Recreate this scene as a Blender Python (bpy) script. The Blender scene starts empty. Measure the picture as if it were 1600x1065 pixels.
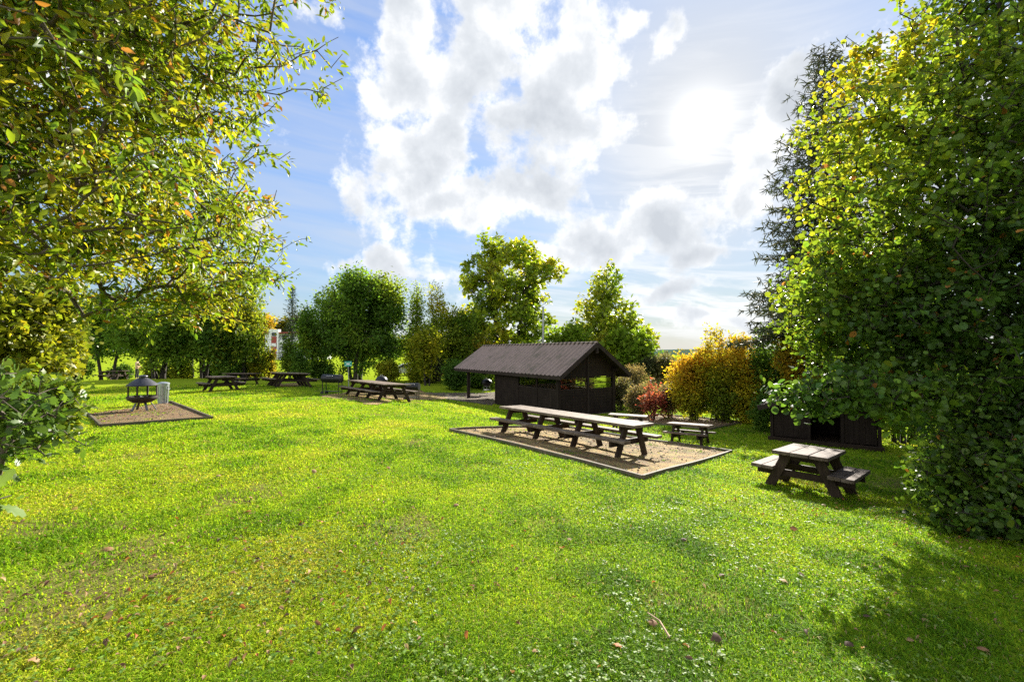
import bpy, math, random
import numpy as np
from mathutils import Vector, Matrix

PI = math.pi
scene = bpy.context.scene
COL = scene.collection
EYE = 1.7
FPX, HOR = 690.0, 550.0
PITCH = math.atan((HOR - 532.5) / FPX)
RAD = math.radians

# ------------------------------------------------------------------ object helpers
def link(o, parent=None):
    COL.objects.link(o)
    if parent is not None:
        o.parent = parent
    return o

def tag(o, label=None, cat=None, group=None, kind=None):
    if label: o['label'] = label
    if cat: o['category'] = cat
    if group: o['group'] = group
    if kind: o['kind'] = kind
    return o

def thing(name, label, cat, loc=(0, 0, 0), rz=0.0, group=None):
    o = link(bpy.data.objects.new(name, None))
    o.empty_display_size = 0.2
    o.location = loc
    o.rotation_euler = (0, 0, rz)
    return tag(o, label, cat, group)

def copy_tree(o, parent=None):
    c = o.copy()
    COL.objects.link(c)
    c.parent = parent
    for ch in list(o.children):
        copy_tree(ch, c)
    return c

def npmesh(name, V, F, mat, parent=None, col=None, smooth=False, mats=None, midx=None):
    """V (n,3); F: one (m,k) array or a list of such."""
    V = np.asarray(V, dtype=np.float32)
    Fs = F if isinstance(F, list) else [F]
    Fs = [np.asarray(f, dtype=np.int32) for f in Fs if len(f)]
    me = bpy.data.meshes.new(name)
    me.vertices.add(len(V))
    me.vertices.foreach_set('co', V.ravel())
    loops = np.concatenate([f.ravel() for f in Fs])
    tot = np.concatenate([np.full(len(f), f.shape[1], np.int32) for f in Fs])
    start = np.concatenate([[0], np.cumsum(tot)[:-1]]).astype(np.int32)
    me.loops.add(len(loops))
    me.loops.foreach_set('vertex_index', loops)
    me.polygons.add(len(tot))
    me.polygons.foreach_set('loop_start', start)
    try:
        me.polygons.foreach_set('loop_total', tot)
    except Exception:
        pass
    if midx is not None:
        me.polygons.foreach_set('material_index', np.asarray(midx, np.int32))
    me.update(calc_edges=True)
    if smooth:
        me.polygons.foreach_set('use_smooth', np.ones(len(tot), bool))
    if col is not None:
        a = me.attributes.new('col', 'FLOAT_COLOR', 'POINT')
        c = np.ones((len(V), 4), np.float32)
        c[:, :3] = col
        a.data.foreach_set('color', c.ravel())
    for m in (mats or [mat]):
        me.materials.append(m)
    return link(bpy.data.objects.new(name, me), parent)

class MB:
    """collects boxes, bars, tubes and lathes into one mesh"""
    def __init__(s):
        s.v, s.f = [], []
    def add(s, vs, fs):
        b = len(s.v)
        s.v += [tuple(p) for p in vs]
        s.f += [tuple(i + b for i in f) for f in fs]
    def box(s, x0, x1, y0, y1, z0, z1, M=None, bev=0.0):
        c = [(x0, x1), (y0, y1), (z0, z1)]
        b = min(bev, .45 * min(x1 - x0, y1 - y0, z1 - z0))
        if b <= 0:
            vs = [(x, y, z) for x in c[0] for y in c[1] for z in c[2]]
            fs = [(0, 1, 3, 2), (4, 6, 7, 5), (0, 4, 5, 1), (2, 3, 7, 6), (0, 2, 6, 4), (1, 5, 7, 3)]
        else:
            vs, idx = [], {}
            for i in (0, 1):
                for j in (0, 1):
                    for k in (0, 1):
                        p = [c[0][i], c[1][j], c[2][k]]
                        sg = [1 - 2 * i, 1 - 2 * j, 1 - 2 * k]
                        for a in range(3):
                            q = [p[t] + (sg[t] * b if t != a else 0) for t in range(3)]
                            idx[i, j, k, a] = len(vs)
                            vs.append(tuple(q))
            fs = []
            for a in range(3):
                o = [t for t in range(3) if t != a]
                for sd in (0, 1):
                    q = []
                    for (m, n) in ((0, 0), (1, 0), (1, 1), (0, 1)):
                        t = [0, 0, 0]
                        t[a] = sd; t[o[0]] = m; t[o[1]] = n
                        q.append(idx[t[0], t[1], t[2], a])
                    flip = (sd == 0) ^ (a == 1)
                    fs.append(tuple(q[::-1] if flip else q))
            for a in range(3):          # edges along axis a
                o = [t for t in range(3) if t != a]
                for m in (0, 1):
                    for n in (0, 1):
                        def g(e, ax):
                            t = [0, 0, 0]; t[a] = e; t[o[0]] = m; t[o[1]] = n
                            return idx[t[0], t[1], t[2], ax]
                        q = [g(0, o[0]), g(1, o[0]), g(1, o[1]), g(0, o[1])]
                        fs.append(tuple(q))
            for i in (0, 1):
                for j in (0, 1):
                    for k in (0, 1):
                        fs.append(tuple(idx[i, j, k, a] for a in range(3)))
        if M is not None:
            vs = [M @ Vector(p) for p in vs]
        s.add(vs, fs)
    def bar(s, p, q, w, h, up=(0, 0, 1), bev=0.0):
        """a board from p to q, w across, h along up"""
        p, q = Vector(p), Vector(q)
        d = (q - p); L = d.length; d.normalize()
        u = Vector(up)
        x = d.cross(u)
        if x.length < 1e-4:
            x = d.cross(Vector((1, 0, 0)))
        x.normalize()
        u = x.cross(d)
        M = Matrix((d, x, u)).transposed().to_4x4()
        M.translation = p
        s.box(0, L, -w / 2, w / 2, -h / 2, h / 2, M, bev)
    def tube(s, pts, rad, n=8, cap=True):
        pts = [Vector(p) for p in pts]
        rs = rad if isinstance(rad, (list, tuple)) else [rad] * len(pts)
        vs, fs = [], []
        for i, p in enumerate(pts):
            d = (pts[min(i + 1, len(pts) - 1)] - pts[max(i - 1, 0)]).normalized()
            a = d.orthogonal().normalized() if i == 0 else (pa - d * pa.dot(d)).normalized()
            pa = a
            b = d.cross(a)
            for k in range(n):
                t = 2 * PI * k / n
                vs.append(p + rs[i] * (math.cos(t) * a + math.sin(t) * b))
        for i in range(len(pts) - 1):
            for k in range(n):
                k2 = (k + 1) % n
                fs.append((i * n + k, i * n + k2, (i + 1) * n + k2, (i + 1) * n + k))
        if cap:
            fs.append(tuple(range(n - 1, -1, -1)))
            fs.append(tuple(range((len(pts) - 1) * n, len(pts) * n)))
        s.add(vs, fs)
    def lathe(s, prof, n=24, M=None, close=False):
        vs, fs = [], []
        for (r, z) in prof:
            for k in range(n):
                t = 2 * PI * k / n
                vs.append(Vector((r * math.cos(t), r * math.sin(t), z)))
        m = len(prof)
        for i in range(m - 1 + (1 if close else 0)):
            j = (i + 1) % m
            for k in range(n):
                k2 = (k + 1) % n
                fs.append((i * n + k, i * n + k2, j * n + k2, j * n + k))
        if not close:
            if prof[0][0] > 1e-4: fs.append(tuple(range(n - 1, -1, -1)))
            if prof[-1][0] > 1e-4: fs.append(tuple(range((m - 1) * n, m * n)))
        if M is not None:
            vs = [M @ p for p in vs]
        s.add(vs, fs)
    def build(s, name, mat, parent=None, smooth=False):
        me = bpy.data.meshes.new(name)
        me.from_pydata([tuple(p) for p in s.v], [], s.f)
        me.update()
        import bmesh
        bm = bmesh.new(); bm.from_mesh(me)
        bmesh.ops.recalc_face_normals(bm, faces=bm.faces)
        bm.to_mesh(me); bm.free()
        if smooth:
            me.polygons.foreach_set('use_smooth', np.ones(len(me.polygons), bool))
            try:
                me.set_sharp_from_angle(angle=RAD(40))
            except Exception:
                pass
        me.materials.append(mat)
        return link(bpy.data.objects.new(name, me), parent)

# ------------------------------------------------------------------ noise (for laying out grass, colours)
class VN:
    def __init__(s, seed, n=128):
        s.g = np.random.RandomState(seed).rand(n, n); s.n = n
    def __call__(s, x, y, f):
        x = np.asarray(x) * f; y = np.asarray(y) * f
        i = np.floor(x).astype(int); j = np.floor(y).astype(int)
        u = x - i; v = y - j
        u = u * u * (3 - 2 * u); v = v * v * (3 - 2 * v)
        g, n = s.g, s.n
        a = g[i % n, j % n]; b = g[(i + 1) % n, j % n]; c = g[i % n, (j + 1) % n]; d = g[(i + 1) % n, (j + 1) % n]
        return (a * (1 - u) + b * u) * (1 - v) + (c * (1 - u) + d * u) * v
    def fbm(s, x, y, f, o=3):
        t, a, w = 0, 1, 0
        for k in range(o):
            t = t + a * s(x, y, f * 2 ** k); w += a; a *= .5
        return t / w
vn1, vn2, vn3 = VN(1), VN(2), VN(3)
def sstep(a, b, x):
    t = np.clip((x - a) / (b - a), 0, 1)
    return t * t * (3 - 2 * t)

# ------------------------------------------------------------------ terrain
# control points: x, y (forward), metres below the eye
TP = np.array([
    (0, 0, 1.70), (-1.6, 2.3, 1.70), (1.6, 2.3, 1.78), (3.2, 3.2, 2.0), (-3.2, 3.2, 1.68), (0, 5.5, 1.90),
    (5.45, 8.16, 2.51), (4.6, 9.2, 2.51), (6.3, 7.2, 2.52), (-5, 8, 1.85),
    (1.38, 11.3, 2.29), (-0.1, 12.9, 2.29), (2.9, 9.7, 2.31), (2.2, 7.9, 2.2),
    (-6.4, 20.7, 2.13), (-5.0, 19.0, 2.13), (-7.8, 22.4, 2.13), (-14.8, 22.6, 1.97), (-17.9, 29, 2.1), (-12.6, 24.8, 1.9),
    (-32.5, 36, 1.9), (-11.8, 14.1, 1.9), (-8.9, 22, 2.12), (-13, 20, 1.93),
    (2.3, 21.8, 3.2), (-3.0, 30.6, 3.2), (5.45, 23.9, 3.2), (0.3, 32, 3.2), (-0.5, 26, 3.2), (3.5, 28, 3.2),
    (-1.5, 21, 2.75), (5.4, 13.6, 2.75), (4.0, 14.3, 2.8), (8.5, 14.5, 2.85), (10.3, 13.1, 2.85), (9.5, 19.5, 3.0),
    (5.6, 5.6, 2.25), (8.5, 6.5, 2.5), (5, 3.5, 2.1), (-12, 6, 1.75), (-20, 10, 1.85), (14, 8, 2.8), (18, 14, 3.1),
    (20, 25, 3.5), (0, -10, 1.5), (-15, -10, 1.5), (15, -10, 2.2), (-40, 30, 1.9), (-35, 15, 1.9),
    (0, 42, 3.1), (20, 42, 3.5), (-20, 45, 2.3), (40, 30, 3.6), (40, 0, 3.0), (-40, 0, 1.7), (-40, 48, 2.0), (0, 52, 2.9)], float)
def _phi(r2):
    return 0.5 * r2 * np.log(r2 + 1e-9)
def _fit():
    X = TP[:, :2]; n = len(X)
    d2 = ((X[:, None] - X[None]) ** 2).sum(-1)
    K = _phi(d2) + np.eye(n) * 3.0
    P = np.c_[np.ones(n), X]
    A = np.zeros((n + 3, n + 3)); A[:n, :n] = K; A[:n, n:] = P; A[n:, :n] = P.T
    return np.linalg.solve(A, np.r_[TP[:, 2], 0, 0, 0])
TW = _fit()
def H(x, y):
    x = np.asarray(x, float); y = np.asarray(y, float); sh = np.broadcast(x, y).shape
    x = np.broadcast_to(x, sh).ravel(); y = np.broadcast_to(y, sh).ravel()
    out = np.empty(len(x))
    for i in range(0, len(x), 20000):
        a, b = x[i:i + 20000], y[i:i + 20000]
        d2 = (a[:, None] - TP[None, :, 0]) ** 2 + (b[:, None] - TP[None, :, 1]) ** 2
        out[i:i + 20000] = _phi(d2) @ TW[:-3] + TW[-3] + TW[-2] * a + TW[-1] * b
    r = np.hypot(x, y - 10)
    k = sstep(30, 55, r)
    az = np.arctan2(x, y + 1e-6)
    far = 2.6 + 0.9 * sstep(-.5, .4, az) + .6 * (vn1.fbm(x, y, .012) - .5)
    far = far - sstep(70, 190, r) * (1 - sstep(-.6, -.1, az)) * 0.9
    far = far + sstep(70, 500, r) * sstep(0, .4, az) * 12
    d = out * (1 - k) + far * k
    d = d - .05 * (vn2.fbm(x, y, .35, 3) - .5)
    return (EYE - d).reshape(sh)
def h1(x, y):
    return float(H(np.array([x]), np.array([y]))[0])
def pix(px, py, d):
    v = -(py - 532.5) / FPX
    y = math.cos(PITCH) - v * math.sin(PITCH); z = math.sin(PITCH) + v * math.cos(PITCH)
    s = d / y
    return Vector(((px - 800) / FPX * s, d, EYE + z * s))
def gpix(px, py):
    """where the sight line through a pixel of the photograph meets the ground"""
    v = -(py - 532.5) / FPX
    y = math.cos(PITCH) - v * math.sin(PITCH); z = math.sin(PITCH) + v * math.cos(PITCH)
    t = np.linspace(1.5, 60, 3000)
    X, Y, Z = (px - 800) / FPX * t, y * t, EYE + z * t
    g = Z - H(X, Y)
    i = int(np.argmax(g < 0))
    return Vector((X[i], Y[i], Z[i]))

# ------------------------------------------------------------------ materials
def nmat(name):
    m = bpy.data.materials.new(name); m.use_nodes = True
    nt = m.node_tree; nt.nodes.clear()
    out = nt.nodes.new('ShaderNodeOutputMaterial')
    return m, nt, out
def node(nt, t, ins=None, **kw):
    n = nt.nodes.new(t)
    for k, v in kw.items():
        setattr(n, k, v)
    for k, v in (ins or {}).items():
        if hasattr(v, 'is_linked') or isinstance(v, bpy.types.NodeSocket):
            nt.links.new(v, n.inputs[k])
        else:
            n.inputs[k].default_value = v
    return n
def math_n(nt, op, a, b=None, clamp=False):
    n = nt.nodes.new('ShaderNodeMath'); n.operation = op; n.use_clamp = clamp
    for i, v in enumerate((a, b)):
        if v is None: continue
        if isinstance(v, bpy.types.NodeSocket): nt.links.new(v, n.inputs[i])
        else: n.inputs[i].default_value = v
    return n.outputs[0]
def ramp(nt, fac, stops, interp='LINEAR'):
    n = nt.nodes.new('ShaderNodeValToRGB'); n.color_ramp.interpolation = interp
    e = n.color_ramp.elements
    while len(e) < len(stops): e.new(0.5)
    for i, (p, c) in enumerate(stops):
        e[i].position = p
        e[i].color = tuple(c) + (1,) if len(c) == 3 else c
    nt.links.new(fac, n.inputs[0])
    return n.outputs[0]
def mixc(nt, f, a, b, mode='MIX'):
    n = nt.nodes.new('ShaderNodeMix'); n.data_type = 'RGBA'; n.blend_type = mode
    for i, v in ((0, f), (6, a), (7, b)):
        if isinstance(v, bpy.types.NodeSocket): nt.links.new(v, n.inputs[i])
        else: n.inputs[i].default_value = v if i == 0 else (tuple(v) + (1,) if len(v) == 3 else v)
    return n.outputs[2]
def coords(nt, kind='Object', scale=(1, 1, 1), rot=(0, 0, 0)):
    tc = nt.nodes.new('ShaderNodeTexCoord')
    mp = node(nt, 'ShaderNodeMapping', {'Vector': tc.outputs[kind], 'Scale': scale, 'Rotation': rot})
    return mp.outputs[0]
def noise(nt, vec, scale, detail=4, rough=.55, dist=0):
    return node(nt, 'ShaderNodeTexNoise', {'Vector': vec, 'Scale': scale, 'Detail': detail, 'Roughness': rough, 'Distortion': dist}).outputs['Fac']

def leaf_mat(name, trans=.5, rough=.45, spec=.35, tboost=1.25):
    m, nt, out = nmat(name)
    a = node(nt, 'ShaderNodeAttribute', attribute_name='col').outputs['Color']
    p = node(nt, 'ShaderNodeBsdfPrincipled', {'Base Color': a, 'Roughness': rough, 'Specular IOR Level': spec})
    tc = mixc(nt, 1.0, a, (tboost, tboost * .98, tboost * .6), 'MULTIPLY')
    t = node(nt, 'ShaderNodeBsdfTranslucent', {'Color': tc})
    mx = node(nt, 'ShaderNodeMixShader', {0: trans, 1: p.outputs[0], 2: t.outputs[0]})
    nt.links.new(mx.outputs[0], out.inputs[0])
    return m

def plain(name, c, rough=.6, metal=0, spec=.4, var=.25, scale=14, bump=0.0, bscale=60, c2=None):
    m, nt, out = nmat(name)
    v = coords(nt)
    n = noise(nt, v, scale, 5, .65)
    c2 = c2 or tuple(x * (1 - var * 1.6) for x in c)
    col = ramp(nt, n, [(.3, c2), (.7, c)])
    ins = {'Base Color': col, 'Roughness': rough, 'Metallic': metal, 'Specular IOR Level': spec}
    p = node(nt, 'ShaderNodeBsdfPrincipled', ins)
    if bump:
        b = node(nt, 'ShaderNodeBump', {'Height': noise(nt, v, bscale, 4, .6), 'Strength': bump, 'Distance': .01})
        nt.links.new(b.outputs[0], p.inputs['Normal'])
    nt.links.new(p.outputs[0], out.inputs[0])
    return m

def wood(name, dark, light, axis=0, grain=9.0, rough=.75, worn=None, spec=.25, bump=.5):
    """board wood with grain along a local axis; worn = bleached blotches"""
    m, nt, out = nmat(name)
    sc = [grain * 3] * 3; sc[axis] = grain * .12
    v = coords(nt, scale=tuple(sc))
    g = noise(nt, v, 1.0, 6, .65, .4)
    v2 = coords(nt)
    b = noise(nt, v2, 2.3, 5, .6)
    col = ramp(nt, g, [(.25, dark), (.75, light)])
    col = mixc(nt, ramp(nt, b, [(.35, (0, 0, 0)), (.7, (1, 1, 1))]), col, mixc(nt, .55, col, tuple(x * .55 for x in dark)))
    if worn:
        w = noise(nt, v2, 5.5, 6, .7)
        col = mixc(nt, ramp(nt, w, [(.48, (0, 0, 0)), (.62, (.8, .8, .8))]), col, worn)
    p = node(nt, 'ShaderNodeBsdfPrincipled', {'Base Color': col, 'Roughness': rough, 'Specular IOR Level': spec})
    bn = node(nt, 'ShaderNodeBump', {'Height': g, 'Strength': bump, 'Distance': .006})
    nt.links.new(bn.outputs[0], p.inputs['Normal'])
    nt.links.new(p.outputs[0], out.inputs[0])
    return m

M = {}
M['leaf'] = leaf_mat('leaf', .5)
M['leaf_dense'] = leaf_mat('leaf_dense', .5, .45, .3, 1.5)
M['leaf_far'] = leaf_mat('leaf_far', .52, .65, .12, 1.55)
M['needle'] = leaf_mat('needle', .2, .6, .2)
M['grass'] = leaf_mat('grass', .52, .65, .06, 1.35)
M['dry'] = leaf_mat('dry_leaf', .25, .7, .2)
M['bark'] = plain('bark', (.11, .085, .06), .9, scale=9, bump=.8, bscale=25)
M['bark_dark'] = plain('bark_dark', (.035, .027, .02), .9, scale=9, bump=.8, bscale=25)
M['bark_birch'] = plain('bark_birch', (.5, .47, .42), .8, scale=4, c2=(.08, .07, .06))
M['top_light'] = wood('sunbleached_tabletop_wood', (.085, .062, .042), (.19, .14, .098), 0, worn=(.24, .19, .14), spec=.12)
M['top_dark'] = wood('brown_tabletop_wood', (.07, .048, .034), (.145, .105, .078), 0, worn=(.19, .15, .12), spec=.12)
M['stain'] = wood('dark_stained_wood', (.02, .0125, .008), (.052, .034, .022), 0, 7, spec=.12)
M['stain_z'] = wood('dark_stained_upright_wood', (.024, .0155, .010), (.062, .041, .027), 2, 7, spec=.12)
M['hut'] = wood('hut_wood', (.014, .0095, .0075), (.036, .025, .019), 2, 6, bump=.8, spec=.1)
M['hut_trim'] = wood('hut_trim_wood', (.022, .016, .013), (.055, .04, .033), 0, 6, spec=.1)
M['inside'] = wood('hut_inside_wood', (.30, .12, .05), (.48, .23, .11), 0, 6)
M['edging'] = wood('edging_timber', (.09, .068, .05), (.21, .17, .125), 0, 7, worn=(.08, .09, .04), spec=.1)
M['black'] = plain('black_enamel', (.012, .012, .013), .42, spec=.3, var=.3)
M['rust'] = plain('sooty_iron', (.02, .017, .016), .6, .2, var=.4, c2=(.04, .022, .014), bump=.2)
M['hood'] = plain('weathered_hood_iron', (.075, .075, .085), .42, .5, var=.35, bump=.15)
M['zinc'] = plain('galvanised_zinc', (.46, .49, .50), .42, .75, var=.25, scale=8, bump=.1)
M['steel'] = plain('dull_steel', (.38, .38, .38), .45, .7)
M['green_paint'] = plain('green_sign_paint', (.0, .27, .2), .5, var=.05)
M['white_paint'] = plain('white_paint', (.8, .8, .78), .5, var=.05)
M['rubber'] = plain('rubber', (.02, .02, .02), .8)

def lawn_mat():
    m, nt, out = nmat('lawn')
    g = node(nt, 'ShaderNodeNewGeometry').outputs['Position']
    big = noise(nt, g, .22, 4, .6)
    mid = noise(nt, g, 1.7, 5, .65)
    fine = noise(nt, g, 26, 6, .7)
    c = ramp(nt, fine, [(.25, (.09, .14, .010)), (.5, (.19, .27, .014)), (.75, (.29, .35, .025))])
    c = mixc(nt, ramp(nt, big, [(.4, (0, 0, 0)), (.65, (.7, .7, .7))]), c, mixc(nt, .6, c, (.27, .30, .02)))
    c = mixc(nt, ramp(nt, mid, [(.56, (0, 0, 0)), (.74, (.65, .65, .65))]), c, (.12, .09, .045))
    bf = math_n(nt, 'MULTIPLY', node(nt, 'ShaderNodeAttribute', attribute_name='col').outputs['Fac'], .85)
    c = mixc(nt, bf, c, ramp(nt, fine, [(.3, (.07, .055, .025)), (.7, (.17, .14, .06))]))
    p = node(nt, 'ShaderNodeBsdfPrincipled', {'Base Color': c, 'Roughness': 1.0, 'Specular IOR Level': 0.0})
    b = node(nt, 'ShaderNodeBump', {'Height': fine, 'Strength': .6, 'Distance': .03})
    nt.links.new(b.outputs[0], p.inputs['Normal'])
    nt.links.new(p.outputs[0], out.inputs[0])
    return m
def gravel_mat(name, a, b, c3, green=.0):
    m, nt, out = nmat(name)
    g = node(nt, 'ShaderNodeNewGeometry').outputs['Position']
    v = node(nt, 'ShaderNodeTexVoronoi', {'Vector': g, 'Scale': 42.0})
    n = noise(nt, g, 1.6, 5, .65); f = noise(nt, g, 60, 4, .7)
    c = mixc(nt, f, a, b)
    c = mixc(nt, ramp(nt, n, [(.42, (0, 0, 0)), (.60, (1, 1, 1))]), c, mixc(nt, .8, c, c3))
    c = mixc(nt, .35, c, v.outputs['Color'], 'SOFT_LIGHT')
    if green:
        n2 = noise(nt, g, 3.1, 6, .7)
        c = mixc(nt, ramp(nt, n2, [(.55, (0, 0, 0)), (.72, (green, green, green))]), c, (.13, .16, .02))
    p = node(nt, 'ShaderNodeBsdfPrincipled', {'Base Color': c, 'Roughness': .9, 'Specular IOR Level': .15})
    h = math_n(nt, 'ADD', f, v.outputs['Distance'])
    bn = node(nt, 'ShaderNodeBump', {'Height': h, 'Strength': 1.0, 'Distance': .025})
    nt.links.new(bn.outputs[0], p.inputs['Normal'])
    nt.links.new(p.outputs[0], out.inputs[0])
    return m
M['lawn'] = lawn_mat()
M['sandpad'] = gravel_mat('sandy_gravel', (.42, .30, .11), (.25, .165, .065), (.11, .07, .038), .7)
M['barkpad'] = gravel_mat('bark_chips', (.24, .15, .085), (.12, .07, .04), (.22, .16, .07), .35)
M['soil'] = gravel_mat('bare_soil', (.13, .1, .075), (.08, .06, .045), (.16, .13, .09), .25)

def roof_mat():
    m, nt, out = nmat('corrugated_roofing')
    v = coords(nt)
    n = noise(nt, v, 1.2, 6, .65); f = noise(nt, coords(nt, scale=(14, 1.2, 1.2)), 1.0, 5, .7)
    c = ramp(nt, f, [(.2, (.195, .145, .122)), (.8, (.295, .225, .195))])
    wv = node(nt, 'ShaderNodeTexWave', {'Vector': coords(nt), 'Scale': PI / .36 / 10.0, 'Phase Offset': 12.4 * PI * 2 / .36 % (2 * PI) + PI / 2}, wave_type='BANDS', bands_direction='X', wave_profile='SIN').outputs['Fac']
    c = mixc(nt, ramp(nt, wv, [(.05, (.95, .95, .95)), (.45, (.7, .7, .7)), (.85, (0, 0, 0))]), c, (.03, .024, .019))  # rib shading painted into the colour: dark bands between lighter ridges
    c = mixc(nt, ramp(nt, n, [(.5, (0, 0, 0)), (.68, (.6, .6, .6))]), c, (.09, .09, .06))
    p = node(nt, 'ShaderNodeBsdfPrincipled', {'Base Color': c, 'Roughness': .75, 'Specular IOR Level': .08})
    b = node(nt, 'ShaderNodeBump', {'Height': noise(nt, v, 40, 4), 'Strength': .3, 'Distance': .01})
    nt.links.new(b.outputs[0], p.inputs['Normal'])
    nt.links.new(p.outputs[0], out.inputs[0])
    return m
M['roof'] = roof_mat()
def glass_mat():
    m, nt, out = nmat('window_glass')
    t = node(nt, 'ShaderNodeBsdfTransparent', {'Color': (.8, .84, .82, 1)})
    g = node(nt, 'ShaderNodeBsdfGlossy', {'Color': (1, 1, 1, 1), 'Roughness': .03})
    lw = node(nt, 'ShaderNodeFresnel', {'IOR': 1.45})
    mx = node(nt, 'ShaderNodeMixShader', {0: lw.outputs[0], 1: t.outputs[0], 2: g.outputs[0]})
    nt.links.new(mx.outputs[0], out.inputs[0])
    return m
M['glass'] = glass_mat()

# ------------------------------------------------------------------ camera
cam = bpy.data.objects.new('camera', bpy.data.cameras.new('camera'))
link(cam)
cam.data.sensor_width = 36.0
cam.data.lens = FPX / 1600 * 36
cam.data.clip_start = .05
cam.data.clip_end = 9000
cam.location = (0, 0, EYE)
cam.rotation_euler = (PI / 2 + PITCH, 0, 0)
scene.camera = cam

# ------------------------------------------------------------------ sun and sky
SUN = (pix(1095, 190, 100) - Vector((0, 0, EYE))).normalized()
SAZ = math.atan2(SUN.x, SUN.y); SEL = math.asin(SUN.z)
sl = bpy.data.lights.new('sun', 'SUN'); sl.energy = 5.0; sl.angle = RAD(.55); sl.color = (1, .94, .84)
so = link(bpy.data.objects.new('sun', sl))
so.rotation_euler = (-SUN).to_track_quat('-Z', 'Y').to_euler()
so.location = SUN * 60

def build_world():
    w = bpy.data.worlds.new('World'); scene.world = w; w.use_nodes = True
    nt = w.node_tree; nt.nodes.clear()
    out = nt.nodes.new('ShaderNodeOutputWorld')
    sky = nt.nodes.new('ShaderNodeTexSky'); sky.sky_type = 'NISHITA'
    sky.sun_disc = False; sky.sun_elevation = SEL; sky.sun_rotation = SAZ
    sky.air_density = 1.3; sky.dust_density = .6; sky.ozone_density = 2.0
    d = nt.nodes.new('ShaderNodeTexCoord').outputs['Generated']
    sx = node(nt, 'ShaderNodeSeparateXYZ', {0: d})
    X, Y, Z = sx.outputs
    az = math_n(nt, 'ARCTAN2', X, Y)
    el = math_n(nt, 'ARCSINE', math_n(nt, 'MINIMUM', Z, .9999))
    def A(px): return math.atan((px - 800) / FPX)
    def E(px, py): return math.atan2(HOR - py, math.hypot(FPX, px - 800))
    # warp so that cloud edges billow
    wn = node(nt, 'ShaderNodeTexNoise', {'Vector': d, 'Scale': 5.0, 'Detail': 3.0, 'Roughness': .55})
    ws = node(nt, 'ShaderNodeSeparateColor', {0: wn.outputs['Color']})
    azw = math_n(nt, 'ADD', az, math_n(nt, 'MULTIPLY', math_n(nt, 'SUBTRACT', ws.outputs[0], .5), .13))
    elw = math_n(nt, 'ADD', el, math_n(nt, 'MULTIPLY', math_n(nt, 'SUBTRACT', ws.outputs[1], .5), .12))
    def blob(px, py, rx, ry, wt, a=None, e=None):
        a = azw if a is None else a; e = elw if e is None else e
        c = E(px, py); ca = A(px)
        sx_ = rx / FPX * math.cos(ca) ** 2; sy_ = ry / FPX
        u = math_n(nt, 'DIVIDE', math_n(nt, 'SUBTRACT', a, ca), sx_)
        v = math_n(nt, 'DIVIDE', math_n(nt, 'SUBTRACT', e, c), sy_)
        r2 = math_n(nt, 'ADD', math_n(nt, 'MULTIPLY', u, u), math_n(nt, 'MULTIPLY', v, v))
        g = math_n(nt, 'POWER', 2.71828, math_n(nt, 'MULTIPLY', r2, -1))
        return math_n(nt, 'MULTIPLY', g, wt)
    def total(bl, op='MAXIMUM', **k):
        t = None
        for b in bl:
            s = blob(*b, **k)
            t = s if t is None else math_n(nt, op, t, s)
        return t
    cum = total([(640, 70, 75, 110, 1.0), (760, 60, 120, 130, 1.15), (880, 150, 105, 105, 1.2), (800, 180, 90, 70, 1.0), (905, 30, 60, 60, .9),
                 (620, 275, 95, 75, 1.15), (690, 215, 55, 45, .9), (700, 340, 120, 55, 1.1), (815, 315, 90, 55, 1.0), (620, 330, 110, 50, .9),
                 (1010, 335, 110, 55, 1.0), (900, 400, 150, 22, .8), (1000, 455, 160, 16, .7), (1110, 500, 120, 14, .7), (560, 300, 60, 60, .9), (960, 370, 120, 40, .9), (1165, 300, 50, 75, 1.0), (1110, 355, 80, 40, .8), (1235, 135, 45, 60, 1.05), (540, 408, 60, 24, .85), (600, 400, 40, 30, .8),
                 (368, 362, 36, 34, 1.0), (1085, 400, 70, 22, .75), (1045, 45, 30, 60, .75), (985, 5, 45, 20, .8), (480, 0, 70, 20, .8), (150, 100, 160, 110, .9),
                 (700, -400, 500, 160, .9), (1500, 300, 250, 150, 1.0)])
    n1 = noise(nt, d, 6.5, 10, .62, .1)
    sd = node(nt, 'ShaderNodeVectorMath', {0: d, 1: tuple(SUN)}, operation='DOT_PRODUCT').outputs['Value']
    # unseen bright cloud opposite the sun, added as fill light for the shaded sides
    back = node(nt, 'ShaderNodeMapRange', {'Value': sd, 'From Min': .25, 'From Max': -.45}, interpolation_type='SMOOTHSTEP').outputs[0]
    up = node(nt, 'ShaderNodeMapRange', {'Value': el, 'From Min': .0, 'From Max': .2}, interpolation_type='SMOOTHSTEP').outputs[0]
    back = math_n(nt, 'MULTIPLY', back, up)
    cum = math_n(nt, 'MAXIMUM', cum, math_n(nt, 'MULTIPLY', back, .85))
    dens = math_n(nt, 'ADD', math_n(nt, 'MULTIPLY', cum, .40), math_n(nt, 'SUBTRACT', math_n(nt, 'MULTIPLY', n1, 1.45), .40))
    mask = node(nt, 'ShaderNodeMapRange', {'Value': dens, 'From Min': .45, 'From Max': .64}, interpolation_type='SMOOTHSTEP').outputs[0]
    # thin high veil around the sun, streaks low on the right
    str_v = node(nt, 'ShaderNodeCombineXYZ', {0: math_n(nt, 'MULTIPLY', az, 3.2), 1: math_n(nt, 'MULTIPLY', math_n(nt, 'ADD', el, math_n(nt, 'MULTIPLY', az, .12)), 26.0), 2: 0.0}).outputs[0]
    sn = noise(nt, str_v, 1.0, 6, .6, .6)
    low = total([(1060, 470, 330, 80, .95), (1120, 280, 230, 150, .5), (850, 450, 260, 50, .5)], a=az, e=el)
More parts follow.
